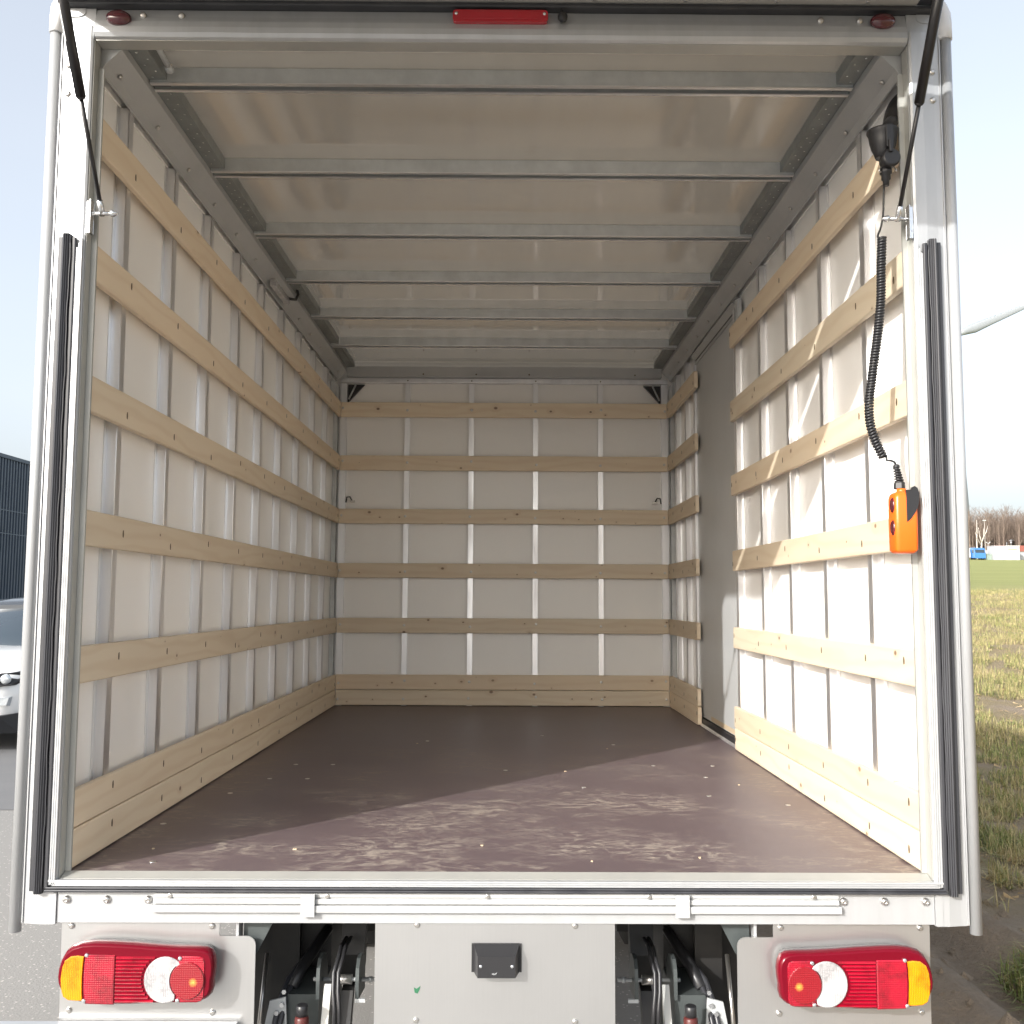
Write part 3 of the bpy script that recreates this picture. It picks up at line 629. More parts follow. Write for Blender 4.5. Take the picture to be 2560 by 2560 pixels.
# tail lights ----------------------------------------------------------------
def tail_light(cx, cz, mir, label):
    K = .000274
    def P(zx, zy, y): return (cx+mir*(zx-790)*K, y, cz-(zy-370)*K)
    topc = [(112,400),(118,330),(140,250),(175,185),(230,140),(310,117),(420,110),(560,114),(760,124),(960,140),(1150,150),(1300,152),(1390,160),(1435,185),(1460,230),(1470,300),(1466,370),(1456,430),(1456,490),(1440,545),(1400,585),(1330,606),(1180,612),(960,620),(760,628),(560,630),(430,624),(320,612),(230,590),(175,555),(140,505),(118,450)]
    ccx, ccy = 790, 370
    def ring(kx, ky, y, ox=0, oy=0): return [P(ccx+(a-ccx)*kx+ox, ccy+(b-ccy)*ky+oy, y) for a, b in topc]
    m = MB().loft([ring(.955,.93,-.026), ring(.99,.985,-.029), ring(1,1,-.036), ring(.985,.965,-.052), ring(.958,.90,-.0595)], True)
    o_ = m.build('tail_light', M['redhouse'], T, label=label)
    MB().loft([ring(.93,.88,.0039), ring(.955,.92,-.010), ring(.95,.91,-.0262)], True).build('lamp_backing', M['lampback'], o_)
    yf = -.0600; yb = -.0585
    def lens(name, poly, mt, yy=yf, bulge=0):
        poly = [(a_, 396+(b_-396)*1.07) for a_, b_ in poly]
        q = MB(); c0 = (sum(p[0] for p in poly)/len(poly), sum(p[1] for p in poly)/len(poly))
        R0 = [P(a,b,yb) for a,b in poly]; R1 = [P(a,b,yy-.0012) for a,b in poly]
        R2 = [P(c0[0]+(a-c0[0])*.96, c0[1]+(b-c0[1])*.96, yy-.0030) for a,b in poly]
        q.loft([R0,R1,R2], False); return q.build(name, mt, o_)
    lens('amber_lens', [(352,228),(300,222),(240,228),(190,262),(168,320),(160,400),(166,480),(186,540),(230,566),(300,572),(352,570),(346,500),(342,400),(346,300)], M['amber'])
    lens('red_lens', [(366,214),(620,218),(620,600),(376,594),(360,500),(356,380),(358,290)], M['red'])
    def arc(x, y, r, a0, a1, n, ry=None): return [(x+r*math.cos(R(a0+(a1-a0)*i/n)), y+(ry or r)*math.sin(R(a0+(a1-a0)*i/n))) for i in range(n+1)]
    ribs = MB()
    for i in range(13):
        y0 = 226+i*28.2; x1 = 1040-math.sqrt(max(0, 185**2-(y0+12-408)**2)) if abs(y0+12-408) < 184 else 1000
        x1 = min(x1-6, 960)
        y0 = 396+(y0-396)*1.06
        q0 = [P(628,y0,yb),P(x1,y0,yb),P(x1,y0+27,yb),P(628,y0+27,yb)]; q1 = [P(628,y0+9,yf-.0028),P(x1,y0+9,yf-.0028),P(x1,y0+18,yf-.0028),P(628,y0+18,yf-.0028)]
        ribs.loft([q0,q1], False)
    ribs.build('ribbed_lens', M['red'], o_)
    # clear crescent: left arc of the big circle, right bite by the red round lens
    big = arc(1052,408,180,62,318,26); bite = arc(1245,412,153,228,132,14)
    lens('reversing_lens', big+bite, M['clear'])
    lens('corner_lens', [(1190,224),(1340,228),(1376,240),(1388,275),(1390,400),(1386,540),(1368,572),(1330,582),(1180,584),(1150,545),(1165,420),(1150,290)], M['red'], -.0590)
    lens('fog_lens', arc(1245,412,146,0,345,23), M['redround'], -.0625)
    s = MB()
    for zx, zy in ((376,206),(1178,230),(366,583),(1166,577)): s.lathe(P(zx,zy,-.058), (0,-1,0), [(0,.0048),(.0055,.0048),(.0075,.0026)], 12)
    s.build('lens_screws', M['zinc'], o_, kind='stuff')
tail_light(-.851, -.213, 1, 'tail light with its amber end at the left')
tail_light(.852, -.220, -1, 'tail light with its amber end at the right')

# gas struts -----------------------------------------------------------------
for s_ in (-1, 1):
    p0 = Vector((s_*1.026, -.004, 1.658)); p1 = Vector((s_*.995, -.375, 2.085)); d = p1-p0
    z = MB().tube([p0+d*.50, p0+d*1.02], .0122, 14).tube([p0+d*.49, p0+d*.50], [.009,.0122], 14)
    zo = z.build('gas_strut', M['strut'], T)
    MB().tube([p0+d*.03, p0+d*.5], .0055, 10).build('piston_rod', M['strut'], zo)
    e = MB().tube([p0-d*.015, p0+d*.055], .0075, 12).tube([(s_*1.05,-.004,1.655),(s_*1.0,-.004,1.655)], .0052, 10).lathe((s_*1.003,-.004,1.655), (-s_,0,0), [(0,.0075),(.004,.0095),(.009,.008),(.014,.005),(.019,.003)], 12)
    e.build('ball_joint', M['zinc'], zo)
    e = MB().bbox(s_*1.052, s_*1.0555, -.012, .012, 1.602, 1.690, .003, 'Z').prism([(s_*1.0515,1.602),(s_*1.055,1.620),(s_*1.062,1.620),(s_*1.062,1.602)], 'Y', -.010, .010).box(s_*1.0556, s_*1.0632, -.008, .008, 1.622, 1.686)
    e.build('strut_bracket', M['zinc'], zo)
    e = MB().tube([p0+d*1.02, p0+d*1.10], .007, 10).box(s_*.985, s_*1.0, -.43, -.38, 2.12, 2.205); e.build('strut_end', M['zinc'], zo)
    if s_ < 0:
        ax = d.normalized(); sd = Vector((-1,0,0)); sd = (sd-ax*sd.dot(ax)).normalized(); up_ = Vector((0,-1,-.3)); up_ = (up_-ax*up_.dot(ax)-sd*up_.dot(sd)).normalized()
        q = MB(); rr = .01235
        rows = []
        for t in (.72,.86): rows.append([p0+d*t+(sd*math.cos(R(a))+up_*math.sin(R(a)))*rr for a in (15,40,62)])
        q.add(rows[0]+rows[1], [(0,1,4,3),(1,2,5,4)]); q.build('strut_sticker', M['sticker'], zo)

# rear hatch, swung up to the horizontal -------------------------------------
h = MB().box(-1.085, 1.085, -.345, -.012, 2.226, 2.238); ho_ = h.build('rear_hatch', M['hatch'], T)
MB().box(-1.085, 1.085, -.97, -.405, 2.226, 2.238).build('hatch_panel', M['hatch'], ho_)
for s_ in (-1, 1): MB().box(s_*1.0855, s_*1.15, -.97, -.012, 2.229, 2.262).build('hatch_side_rail', M['rubber'], ho_)
d = MB()
for i in range(9): d.lathe((-.95+i*.238,-.03,2.2262), (0,0,-1), [(0,.006),(.002,.004)], 8)
d.build('hatch_screws', M['screw'], ho_, kind='stuff')

# chassis and tail lift machinery --------------------------------------------
for s_ in (-1, 1):
    MB().box(s_*.36, s_*.43, .62, 3.9, -.33, -.10).build('chassis_rail', M['dark'], T)
cmb = MB().box(-.62, .62, .42, .50, -.19, -.112).box(-.70, -.46, .36, .56, -.66, -.112).box(.46, .70, .36, .56, -.66, -.112); cmb.build('underrun_crossbeam', M['dark'], T)
MB().box(-1.05, 1.05, .03, .40, -.118, -.112).build('floor_bearer', M['dark'], T)
for s_ in (-1, 1):
    def X(a): return s_*a
    # fixed lift housing
    hx = MB().bbox(X(.455), X(.535), .15, .34, -.62, -.336, .003, 'Y'); hxo = hx.build('lift_housing', M['steelgrey'], T)
    MB().box(X(.536), X(.61), .30, .32, -.62, -.20).build('side_plate', M['dark'], hxo)
    # bracket plates
    for xa in (.452, .352):
        poly = [(.14,-.345),(.14,-.30),(.145,-.27),(.165,-.252),(.20,-.25),(.235,-.262),(.26,-.30),(.26,-.36)]
        MB().prism(poly, 'X', X(xa), X(xa+.009)).build('bracket_plate', M['steelgrey'], T)
    MB().box(X(.335), X(.361), .139, .146, -.352, -.343).build('bracket_foot', M['galv'], T)
    pn = MB().tube([(X(.315),.20,-.317),(X(.478),.20,-.317)], .0052, 10).lathe((X(.326),.20,-.317), (s_,0,0), [(0,.008),(.008,.008)], 8); pno = pn.build('pivot_pin', M['galv'], T)
    MB().tube([(X(.378),.20,-.317),(X(.428),.20,-.317)], .0125, 14).build('pin_sleeve', M['screw'], pno)
    # lift arm and tie bar
    MB().prism([(.20,-.345),(.24,-.335),(.10,-.62),(.04,-.62)], 'X', X(.375), X(.405)).build('lift_arm', M['dark'], T)
    MB().prism([(.155,-.312),(.175,-.318),(.03,-.62),(.00,-.62)], 'X', X(.424), X(.442)).build('tie_bar', M['ret'], T)
    MB().prism([(.40,-.20),(.37,-.33),(.33,-.36),(.33,-.30),(.36,-.22)], 'X', X(.365), X(.43)).build('arm_knuckle', M['dark'], T)
    MB().lathe((X(.405),.40,-.345), (0,0,1), [(0,.034),(.02,.034),(.04,.022),(.058,.008),(.064,.002)], 12).build('rubber_stop', M['black'], T)
    # hoses
    for off in (0, .012):
        MB().tube([(X(.410-off),.30,-.245),(X(.405-off),.18,-.228),(X(.404-off),.135,-.240),(X(.412-off),.115,-.27),(X(.410-off),.10,-.31),(X(.404-off),.085,-.345),(X(.402-off),.085,-.40)], .0055, 8).build('hydraulic_hose', M['black'], T)
    for off in (0, .014):
        MB().tube([(X(.475+off),.40,-.26),(X(.505+off),.30,-.295),(X(.530+off),.20,-.318),(X(.540+off),.15,-.354),(X(.545+off),.12,-.393),(X(.546+off),.11,-.45)], .0075, 8).build('hydraulic_hose', M['rubber'], T)
    MB().tube([(X(.47),.36,-.24),(X(.515),.24,-.30),(X(.532),.185,-.335)], .0145, 10).build('hose_sleeve', M['black'], T)
    MB().tube([(X(.612),.25,-.27),(X(.600),.13,-.40)], .0055, 8).build('release_rod', M['screw'], T)
    bt = MB().lathe((X(.483),.08,-.43), (0,0,1), [(0,.018),(.064,.018),(.070,.0145)], 16); bto = bt.build('oil_bottle', M['redbrown'], T)
    MB().lathe((X(.483),.08,-.3598), (0,0,1), [(0,.0148),(.024,.0148),(.026,.012)], 16).build('bottle_cap', M['black'], bto)
    MB().prism([(X(.535),-.335),(X(.575),-.345),(X(.590),-.42),(X(.530),-.42)], 'Y', .13, .136).build('valve_block', M['galv'], T)
    s = MB()
    for x, z in ((.543,-.352),(.556,-.372),(.538,-.320)): s.lathe((X(x),.129,z), (0,-1,0), [(0,.006),(.008,.006)], 6)
    s.build('hex_bolts', M['zinc'], hxo, kind='stuff')
# wire between chassis parts and axle behind, wheels
MB().tube([(-.30,.45,-.235),(-.36,.45,-.252),(-.42,.44,-.26)], .004, 6).build('brake_line', M['black'], T)
MB().tube([(-.9,2.55,-.66),(.9,2.55,-.66)], .055, 12).build('rear_axle', M['dark'], T)
for x in (-.88, -.66, .66, .88):
    wl = MB().lathe((x-.09,2.55,-.66), (1,0,0), [(0,.22),(.01,.30),(.03,.335),(.15,.335),(.17,.30),(.18,.22)], 32); wlo = wl.build('wheel', M['tyre'], T)
    MB().lathe((x-.085,2.55,-.66), (1,0,0), [(0,.06),(.03,.19),(.14,.19),(.17,.06)], 20).build('rim', M['galv'], wlo)
# lowered lift platform edge right below the panels
MB().bbox(-1.34, -.62, -.030, -.002, -.375, -.3395, .004, 'X').build('lift_platform_edge', M['frame'], T)
# cab in front of the box (hidden from here, carries the truck)
cb = MB().prism([(4.10,-.55),(4.10,1.0),(4.35,1.25),(5.2,1.20),(5.9,.55),(6.35,.25),(6.42,-.55)], 'X', -.95, .95); cbo = cb.build('cab', M['white'], T)
for x in (-.83, .83):
    wl = MB().lathe((x-.1,5.55,-.66), (1,0,0), [(0,.22),(.01,.30),(.03,.335),(.17,.335),(.19,.30),(.2,.22)], 32); wlo = wl.build('wheel', M['tyre'], T)
    MB().lathe((x-.095,5.55,-.66), (1,0,0), [(0,.06),(.03,.19),(.16,.19),(.19,.06)], 20).build('rim', M['galv'], wlo)
# socket with flared cup on the right wall
dk = MB().lathe((1.0995,.175,1.992), (-1,0,0), [(0,.084),(.004,.084),(.012,.074),(.018,.04)], 28)
dk.tube([(1.085,.17,2.0),(1.06,.10,1.965),(1.03,.05,1.93),(1.008,.03,1.90)], [.018,.018,.017,.016], 12)
dko = dk.build('lift_socket', M['black'], T)
cup = MB().lathe((1.006,.03,1.832), (0,0,1), [(0,.020),(.012,.024),(.026,.030),(.045,.0345),(.062,.037),(.070,.041),(.074,.041),(.070,.036),(.03,.024)], 28)
cup.bbox(.999, 1.018, -.012, -.004, 1.846, 1.905, .002, 'Z'); cup.build('socket_cup', M['black'], dko)

# remote control hanging by its coiled lead ---------------------------------------
RM = empty('lift_remote', (1.02, .03, .78), 'orange hand remote with black buttons hanging from a black coiled lead', 'remote control')
pl = MB().lathe((1.012,.006,1.818), (0,-1,0), [(-.02,.020),(.010,.024),(.016,.0235),(.019,.019)], 24)
pl.lathe((1.007,.02,1.800), (0,0,-1), [(0,.0145),(.014,.0155),(.016,.012),(.03,.0115),(.033,.0085),(.047,.0075)], 16)
pl.bbox(1.003, 1.013, -.020, -.010, 1.830, 1.862, .002, 'Z')
pl.build('plug', M['black'], RM)
MB().tube([(1.026,.012,1.80),(1.032,.012,1.792),(1.030,.012,1.788)], .002, 6).tube([(.992,.012,1.80),(.986,.012,1.79),(.992,.012,1.786)], .002, 6).build('plug_bail', M['screw'], RM)
ctl = [(1.003,.025,1.756),(1.002,.027,1.72),(1.000,.028,1.68),(.994,.03,1.645),(.986,.03,1.625),(.985,.03,1.618)]
coil = [(.996,.03,1.617),(.992,.03,1.54),(.989,.03,1.459),(.983,.03,1.40),(.976,.03,1.347),(.967,.03,1.29),(.959,.03,1.235),(.952,.03,1.19),(.950,.03,1.152),(.953,.03,1.12),(.961,.03,1.09),(.972,.03,1.062),(.983,.03,1.038)]
def cat(pts, t):
    n = len(pts)-1; f = t*n; i = min(int(f), n-1); f -= i
    p = [Vector(pts[max(0,min(n,i+k))]) for k in (-1,0,1,2)]
    return .5*((2*p[1])+(-p[0]+p[2])*f+(2*p[0]-5*p[1]+4*p[2]-p[3])*f*f+(-p[0]+3*p[1]-3*p[2]+p[3])*f**3)
raw = [cat(coil, i/400) for i in range(401)]; cum = [0.]
for i in range(400): cum.append(cum[-1]+(raw[i+1]-raw[i]).length)
def cpos(t):
    import bisect
    d = max(0., min(1., t))*cum[-1]; i = min(399, max(0, bisect.bisect_right(cum, d)-1))
    return raw[i].lerp(raw[i+1], (d-cum[i])/max(1e-9, cum[i+1]-cum[i]))
hel = []; TURNS, NT = 76, 12
for i in range(TURNS*NT+1):
    t = i/(TURNS*NT); c = cpos(t); tg = norm(cpos(t+.01)-cpos(t-.01))
    a = 2*math.pi*i/NT; u = norm(tg.cross(Vector((0,1,0)))); w = tg.cross(u)
    hel.append(c+(u*math.cos(a)+w*math.sin(a))*.0088)
MB().tube([cat(ctl, i/12) for i in range(13)]+[hel[0]], .0026, 7).tube(hel, .0036, 6).tube([hel[-1],(.992,.03,1.030),(1.003,.03,1.030),(1.012,.03,1.026),(1.016,.03,1.016)], .0028, 7).build('coiled_lead', M['black'], RM)
# bend protector
bp = MB(); sp = []
for i in range(6*10+1):
    t = i/60; a = 2*math.pi*i/10; r = .0068+.0035*t; sp.append((1.016+.007*t+r*math.cos(a), .03+r*math.sin(a), 1.012-t*.040))
bp.tube(sp, .0024, 6).lathe((1.0155,.03,1.02), (.1,0,-1), [(0,.006),(.004,.0085),(.009,.0085),(.011,.005),(.05,.005)], 12)
bp.lathe((1.0225,.03,.974), (0,0,-1), [(0,.0115),(.002,.0135),(.016,.0138),(.018,.0115)], 6, False)
bp.build('bend_protector', M['black'], RM)
def rrect(cx, cy, hx, hy, r, z, n=5):
    pts = []
    for sx_, sy_, a0 in ((1,1,0),(-1,1,90),(-1,-1,180),(1,-1,270)):
        for k in range(n+1): t = R(a0+90*k/n); pts.append((cx+sx_*(hx-r)+r*math.cos(t), cy+sy_*(hy-r)+r*math.sin(t), z))
    return pts
bx, by = 1.0235, .006
rings = []
for z, ins in ((.790,.010),(.793,.004),(.800,.0),(.87,-.0005),(.93,.0),(.940,.003),(.9455,.009)):
    rings.append(rrect(bx-.004+.0, by, .0285-ins, .028-ins, .010, z))
MB().loft(rings).lathe((1.0225,by+.012,.944), (0,0,1), [(0,.0125),(.012,.0115)], 14).build('remote_body', M['orange'], RM)
# black side grip wedge and belt hook
wd = MB().prism([(1.018,.949),(1.043,.949),(1.049,.940),(1.050,.918),(1.046,.905),(1.038,.890),(1.028,.876),(1.018,.868)], 'Y', by-.0295, by-.0235)
wd.build('dark_side_inset', M['black'], RM)
hk = MB(); hp = [(1.036,.946),(1.040,.957),(1.047,.961),(1.054,.956),(1.058,.942),(1.056,.925),(1.051,.912),(1.044,.912),(1.044,.945)]
hk.prism(hp, 'Y', by-.012, by-.004); hk.build('belt_hook', M['black'], RM)
for z in (.912, .855):
    q = MB(); rg_ = []
    for k, dx in ((1.,0.),(.95,.003),(.7,.0055)): rg_.append([(bx-.0325+.0012-dx, by-.008+.013*k*math.cos(2*math.pi*i/20), z+.020*k*math.sin(2*math.pi*i/20)) for i in range(20)])
    q.loft(rg_); q.build('push_button', M['maroon'], RM)

# green scrap stuck on the centre panel
tag(MB().prism([(-.199,-.262),(-.193,-.265),(-.188,-.262),(-.183,-.258),(-.186,-.268),(-.190,-.276),(-.197,-.274)], 'Y', -.0012, -.0002).build('leaf_scrap', M['leaf']), 'tiny green leaf scrap stuck on the steel panel below the doorway', 'leaf')

# ================================================================== left: car and hall
car = empty('parked_car', (-6.35, 10.4, -1.0), 'white parked SUV beside the dark corrugated hall', 'car')
cx0, ny = -6.10, 8.28            # centre line, nose position; nose points to -y
def carp(pts): return [(x+cx0, y+ny, z-1.0) for x, y, z in pts]
def hull(w_low, w_belt, prof_low, prof_top, y): return None
body = MB(); rings = []
st = [ # y, half width, sill z, belt z (shoulder), top z
 (.00,.60,.46,.72,.78),(.06,.74,.34,.80,.86),(.22,.855,.26,.88,.95),(.55,.905,.24,.95,1.02),(1.0,.92,.24,1.0,1.07),(1.35,.925,.24,1.03,1.10),(2.2,.93,.24,1.05,1.10),(3.4,.93,.26,1.06,1.11),(4.1,.90,.32,1.05,1.10),(4.42,.80,.45,.98,1.03)]
for y, w, zs, zb, zt in st:
    r_ = [(-w*.86,y,zs),(-w*.97,y,zs+.08),(-w,y,zs+.30),(-w*.985,y,zb-.08),(-w*.93,y,zb),(-w*.70,y,zt-.015),(-w*.35,y,zt),(0,y,zt+.005),(w*.35,y,zt),(w*.70,y,zt-.015),(w*.93,y,zb),(w*.985,y,zb-.08),(w,y,zs+.30),(w*.97,y,zs+.08),(w*.86,y,zs)]
    rings.append(carp(r_))
body.loft(rings); body.build('body', M['carpaint'], car)
gh = MB(); rings = []
for y, w, z in ((1.22,.80,1.08),(1.50,.775,1.24),(1.80,.735,1.43),(2.10,.69,1.56),(2.4,.675,1.60),(3.3,.66,1.60),(3.9,.66,1.52),(4.25,.72,1.25),(4.38,.76,1.05)):
    rings.append(carp([(-w-.09*(1.62-z)*.6,y,1.04),(-w,y,max(1.05,z-.06)),(-w*.9,y,z-.01),(0,y,z+.02),(w*.9,y,z-.01),(w,y,max(1.05,z-.06)),(w+.09*(1.62-z)*.6,y,1.04)]))
gh.loft(rings); gh.build('cabin_glass', M['glass'], car)
rf = MB(); rings = []
for y, w, z in ((1.98,.70,1.54),(2.12,.70,1.595),(2.5,.69,1.64),(3.3,.68,1.64),(3.95,.68,1.55)):
    rings.append(carp([(-w,y,z-.07),(-w*.95,y,z-.02),(-w*.5,y,z+.02),(0,y,z+.03),(w*.5,y,z+.02),(w*.95,y,z-.02),(w,y,z-.07)]))
rf.loft(rings); rf.build('roof', M['carroof'], car)
for s_ in (-1, 1):
    q = MB().tube(carp([(s_*.83,1.2,1.08),(s_*.79,1.52,1.27),(s_*.74,1.84,1.47),(s_*.70,2.1,1.58)]), .032, 8); q.build('windscreen_pillar', M['carpaint'], car)
    def hp(pts): return carp([(s_*(x_+.02), y_-.055-(.03 if x_ > .75 else 0), z_) for x_, y_, z_ in pts])
    hl = MB().loft([hp([(.50,.095,.74),(.66,.105,.70),(.80,.24,.72),(.875,.46,.80),(.80,.38,.87),(.66,.22,.855),(.52,.12,.83)]), hp([(.51,.020,.75),(.66,.030,.715),(.79,.145,.735),(.865,.36,.80),(.79,.275,.855),(.66,.135,.84),(.53,.045,.815)])], False)
    hlo = hl.build('headlight', M['carblack'], car)
    for xx, yy, zz, rr in ((.62,-.015,.775,.052),(.745,.055,.788,.056)):
        MB().lathe(carp([(s_*xx,yy+.02,zz)])[0], (s_*.45,-1,0), [(0,rr),(.03,rr*.95),(.045,rr*.5),(.048,.005)], 16).build('lamp_bowl', M['headlamp'], hlo)
    MB().loft([carp([(s_*.56,.06,.50),(s_*.78,.12,.50),(s_*.80,.13,.60),(s_*.58,.06,.60)]), carp([(s_*.57,-.005,.51),(s_*.77,.055,.51),(s_*.79,.065,.59),(s_*.59,-.005,.59)])], False).build('fog_light', M['headlamp'], car)
    mr = MB().loft([carp([(s_*.93,1.52,1.06),(s_*.95,1.54,1.16),(s_*1.08,1.55,1.16),(s_*1.10,1.56,1.08)]), carp([(s_*.95,1.44,1.08),(s_*.96,1.44,1.15),(s_*1.07,1.45,1.15),(s_*1.08,1.46,1.09)])], True); mr.build('wing_mirror', M['carpaint'], car)
    for yw in (.86, 3.50):
        w_ = MB().lathe(carp([(s_*.72,yw,.355)])[0], (s_,0,0), [(0,.25),(.02,.33),(.05,.355),(.17,.355),(.20,.33),(.21,.25)], 32); wo_ = w_.build('wheel', M['tyre'], car)
        MB().lathe(carp([(s_*.90,yw,.355)])[0], (s_,0,0), [(0,.24),(.02,.245),(.026,.20),(.022,.05),(.03,.02)], 20).build('rim', M['galv'], wo_)
        arch = MB(); pr = []
        for k in range(13): t = R(180*k/12); pr.append((yw+.43*math.cos(t), .36+.43*math.sin(t)))
        pr2 = [(yw+.36*math.cos(R(180*k/12)), .36+.36*math.sin(R(180*k/12))) for k in range(12,-1,-1)]
        arch.prism([(a+ny, b-1) for a,b in pr+pr2], 'X', cx0+s_*.80, cx0+s_*.938); arch.build('wheel_arch', M['carblack'], car)
MB().loft([carp([(-.86,.20,.20),(.86,.20,.20),(.88,.24,.42),(-.88,.24,.42)]), carp([(-.70,-.005,.22),(.70,-.005,.22),(.72,-.01,.40),(-.72,-.01,.40)])], False).build('front_bumper', M['carblack'], car)
for i in range(3): MB().box(cx0-.45, cx0+.45, ny-.012, ny+.05, -1+.60+.06*i, -1+.635+.06*i).build('grille_bar', M['carblack'], car)
MB().box(cx0-.26, cx0+.26, ny-.03, ny-.012, -1+.44, -1+.55).build('number_plate', M['sticker'], car)
MB().lathe(carp([(.35,1.95,1.33)])[0], (0,-.6,.8), [(0,.05),(.01,.05)], 10).build('rear_view_mirror', M['sticker'], car)

hall = empty('warehouse', (-34, 60, -1.0), 'dark blue-grey hall of vertical corrugated sheet at the left edge', 'building')
hw = MB(); n = 0; y = 12.0; pts = []
while y < 128:
    pts += [(-19.40,y),(-19.40,y+.10),(-19.47,y+.115),(-19.47,y+.21)]; y += .225
vs = [(a,b,-1.0) for a,b in pts]+[(a,b,6.02) for a,b in pts]; k = len(pts)
hw.add(vs, [(i,i+1,k+i+1,k+i) for i in range(k-1)]); hw.build('corrugated_wall', M['cladding'], hall)
MB().box(-48, -19.36, 11.9, 128.2, 6.02, 6.16).build('roof_edge', M['cladding'], hall)
MB().box(-48, -19.6, 12, 128, -1, 6.0).build('hall_core', M['cladding'], hall)
for z in (.55, 3.1, 4.0): MB().box(-19.402, -19.398, 12, 128, z, z+.03).build('sheet_joint', M['joint'], hall)

# ================================================================== right: far things beyond the field
def fz(x, y): return field_z(x, y)
def truck_far(name, x0, x1, y, mt, label, blue):
    zb = fz((x0+x1)/2, y)-.02; e = empty(name, ((x0+x1)/2, y+3, zb), label, 'truck', 'trucks parked at the far edge of the field')
    if blue:
        MB().prism([(y,zb+.45),(y,zb+1.5),(y+.25,zb+2.3),(y+.7,zb+2.62),(y+2.2,zb+2.70),(y+2.2,zb+.45)], 'X', x0, x1).build('cab', mt, e)
        MB().prism([(y-.02,zb+1.52),(y+.22,zb+2.22),(y+.24,zb+2.22),(y,zb+1.52)], 'X', x0+.15, x1-.15).build('windscreen', M['glass'], e)
        MB().box(x0-.01, x0+.01, y+.5, y+1.3, zb+1.5, zb+2.2).build('side_window', M['glass'], e)
        MB().box(x0, x1, y-.08, y-.001, zb+.35, zb+.75).build('bumper', M['blue'], e)
        MB().box(x0+.1, x1-.1, y+2.4, y+8, zb+.9, zb+2.6).build('load_body', M['cabin'], e)
    else:
        MB().box(x0, x1, y, y+7, zb+.6, zb+2.75).build('box_body', mt, e)
        MB().prism([(y-1.6,zb+.4),(y-1.6,zb+1.3),(y-1.2,zb+2.1),(y-.1,zb+2.2),(y-.1,zb+.4)], 'X', x0+.1, x1-.1).build('cab', mt, e)
        MB().box(x1-.102, x1-.09, y-1.1, y-.5, zb+1.3, zb+1.95).build('side_window', M['glass'], e)
    for yy in (y+.9, y+5.5):
        for xx in (x0+.1, x1-.4): MB().lathe((xx,yy,zb+.45), (1,0,0), [(0,.45),(.3,.45)], 16).build('wheel', M['tyre'], e)
truck_far('distant_truck', 98.2, 100.0, 212.5, M['cabin'], 'white truck partly hidden behind the pillar, beside the blue cab', False)
truck_far('distant_truck', 100.15, 102.45, 209.5, M['blue'], 'blue truck cab parked at the far edge of the field', True)
def cabin(name, x0, x1, y, h, mt, label, cat_, wins, grp=None):
    zb = fz((x0+x1)/2, y)-.15; e = empty(name, ((x0+x1)/2, y+1.5, zb), label, cat_, grp)
    MB().box(x0, x1, y, y+3, zb, zb+h).build('wall', mt, e)
    MB().box(x0-.06, x1+.06, y-.06, y+3.06, zb+h+.002, zb+h+.14).build('roof', mt, e)
    for (a, b, c, d) in wins: MB().box(x0+a, x0+b, y-.04, y-.002, zb+c, zb+d).build('window', M['print'], e)
    return e, zb
cabin('site_cabin', 104.26, 106.55, 209.5, 3.05, M['cabingrey'], 'pale grey cabin with two dark windows, left of the white one', 'cabin', [(.2,1.35,1.25,1.95),(.65,1.3,.70,1.05)], 'cabins at the far edge of the field')
e, zb = cabin('site_cabin', 106.62, 109.3, 208.6, 3.1, M['cabin'], 'white cabin with faded sign and aerial on its roof', 'cabin', [(.95,1.9,.85,1.75)], 'cabins at the far edge of the field')
MB().box(106.75, 108.75, 208.53, 208.56, zb+2.35, zb+2.55).build('sign_band', M['gold'], e)
MB().tube([(107.85,209.2,zb+3.2),(107.85,209.2,zb+4.6)], .05, 6).tube([(107.4,209.2,zb+4.3),(108.5,209.2,zb+4.45)], .04, 6).tube([(107.7,209.2,zb+3.9),(108.0,209.2,zb+3.95)], .14, 8).build('aerial', M['cabingrey'], e)
MB().tube([(106.9,209.2,zb+3.2),(106.95,209.2,zb+4.0)], .05, 6).build('pipe', M['cabingrey'], e)
cabin('storage_crate', 102.75, 103.45, 210.2, 1.35, M['greygreen'], 'grey green crate right beside the blue cab', 'crate', [], 'crates at the far edge of the field')
cabin('storage_crate', 103.5, 104.15, 210.3, 1.2, M['greygreen'], 'grey green crate next to the pale grey cabin', 'crate', [], 'crates at the far edge of the field')
cabin('white_box', 103.6, 104.4, 212.5, 2.05, M['cabin'], 'small white box body behind the grey green crates', 'box', [])
cabin('grey_shed', 109.5, 113.5, 213, 1.75, M['cabingrey'], 'grey shed at the right edge beside the white cabin', 'shed', [])
zb = fz(118, 228); e = empty('red_roofed_house', (118, 228, zb), 'house with a red roof behind the grey shed', 'house')
MB().box(114, 124, 224, 232, zb-.3, zb+1.6).build('wall', M['cabin'], e)
MB().prism([(223.6,zb+1.602),(228,zb+3.2),(232.4,zb+1.602)], 'X', 113.6, 124.4).build('roof', M['redroof'], e)
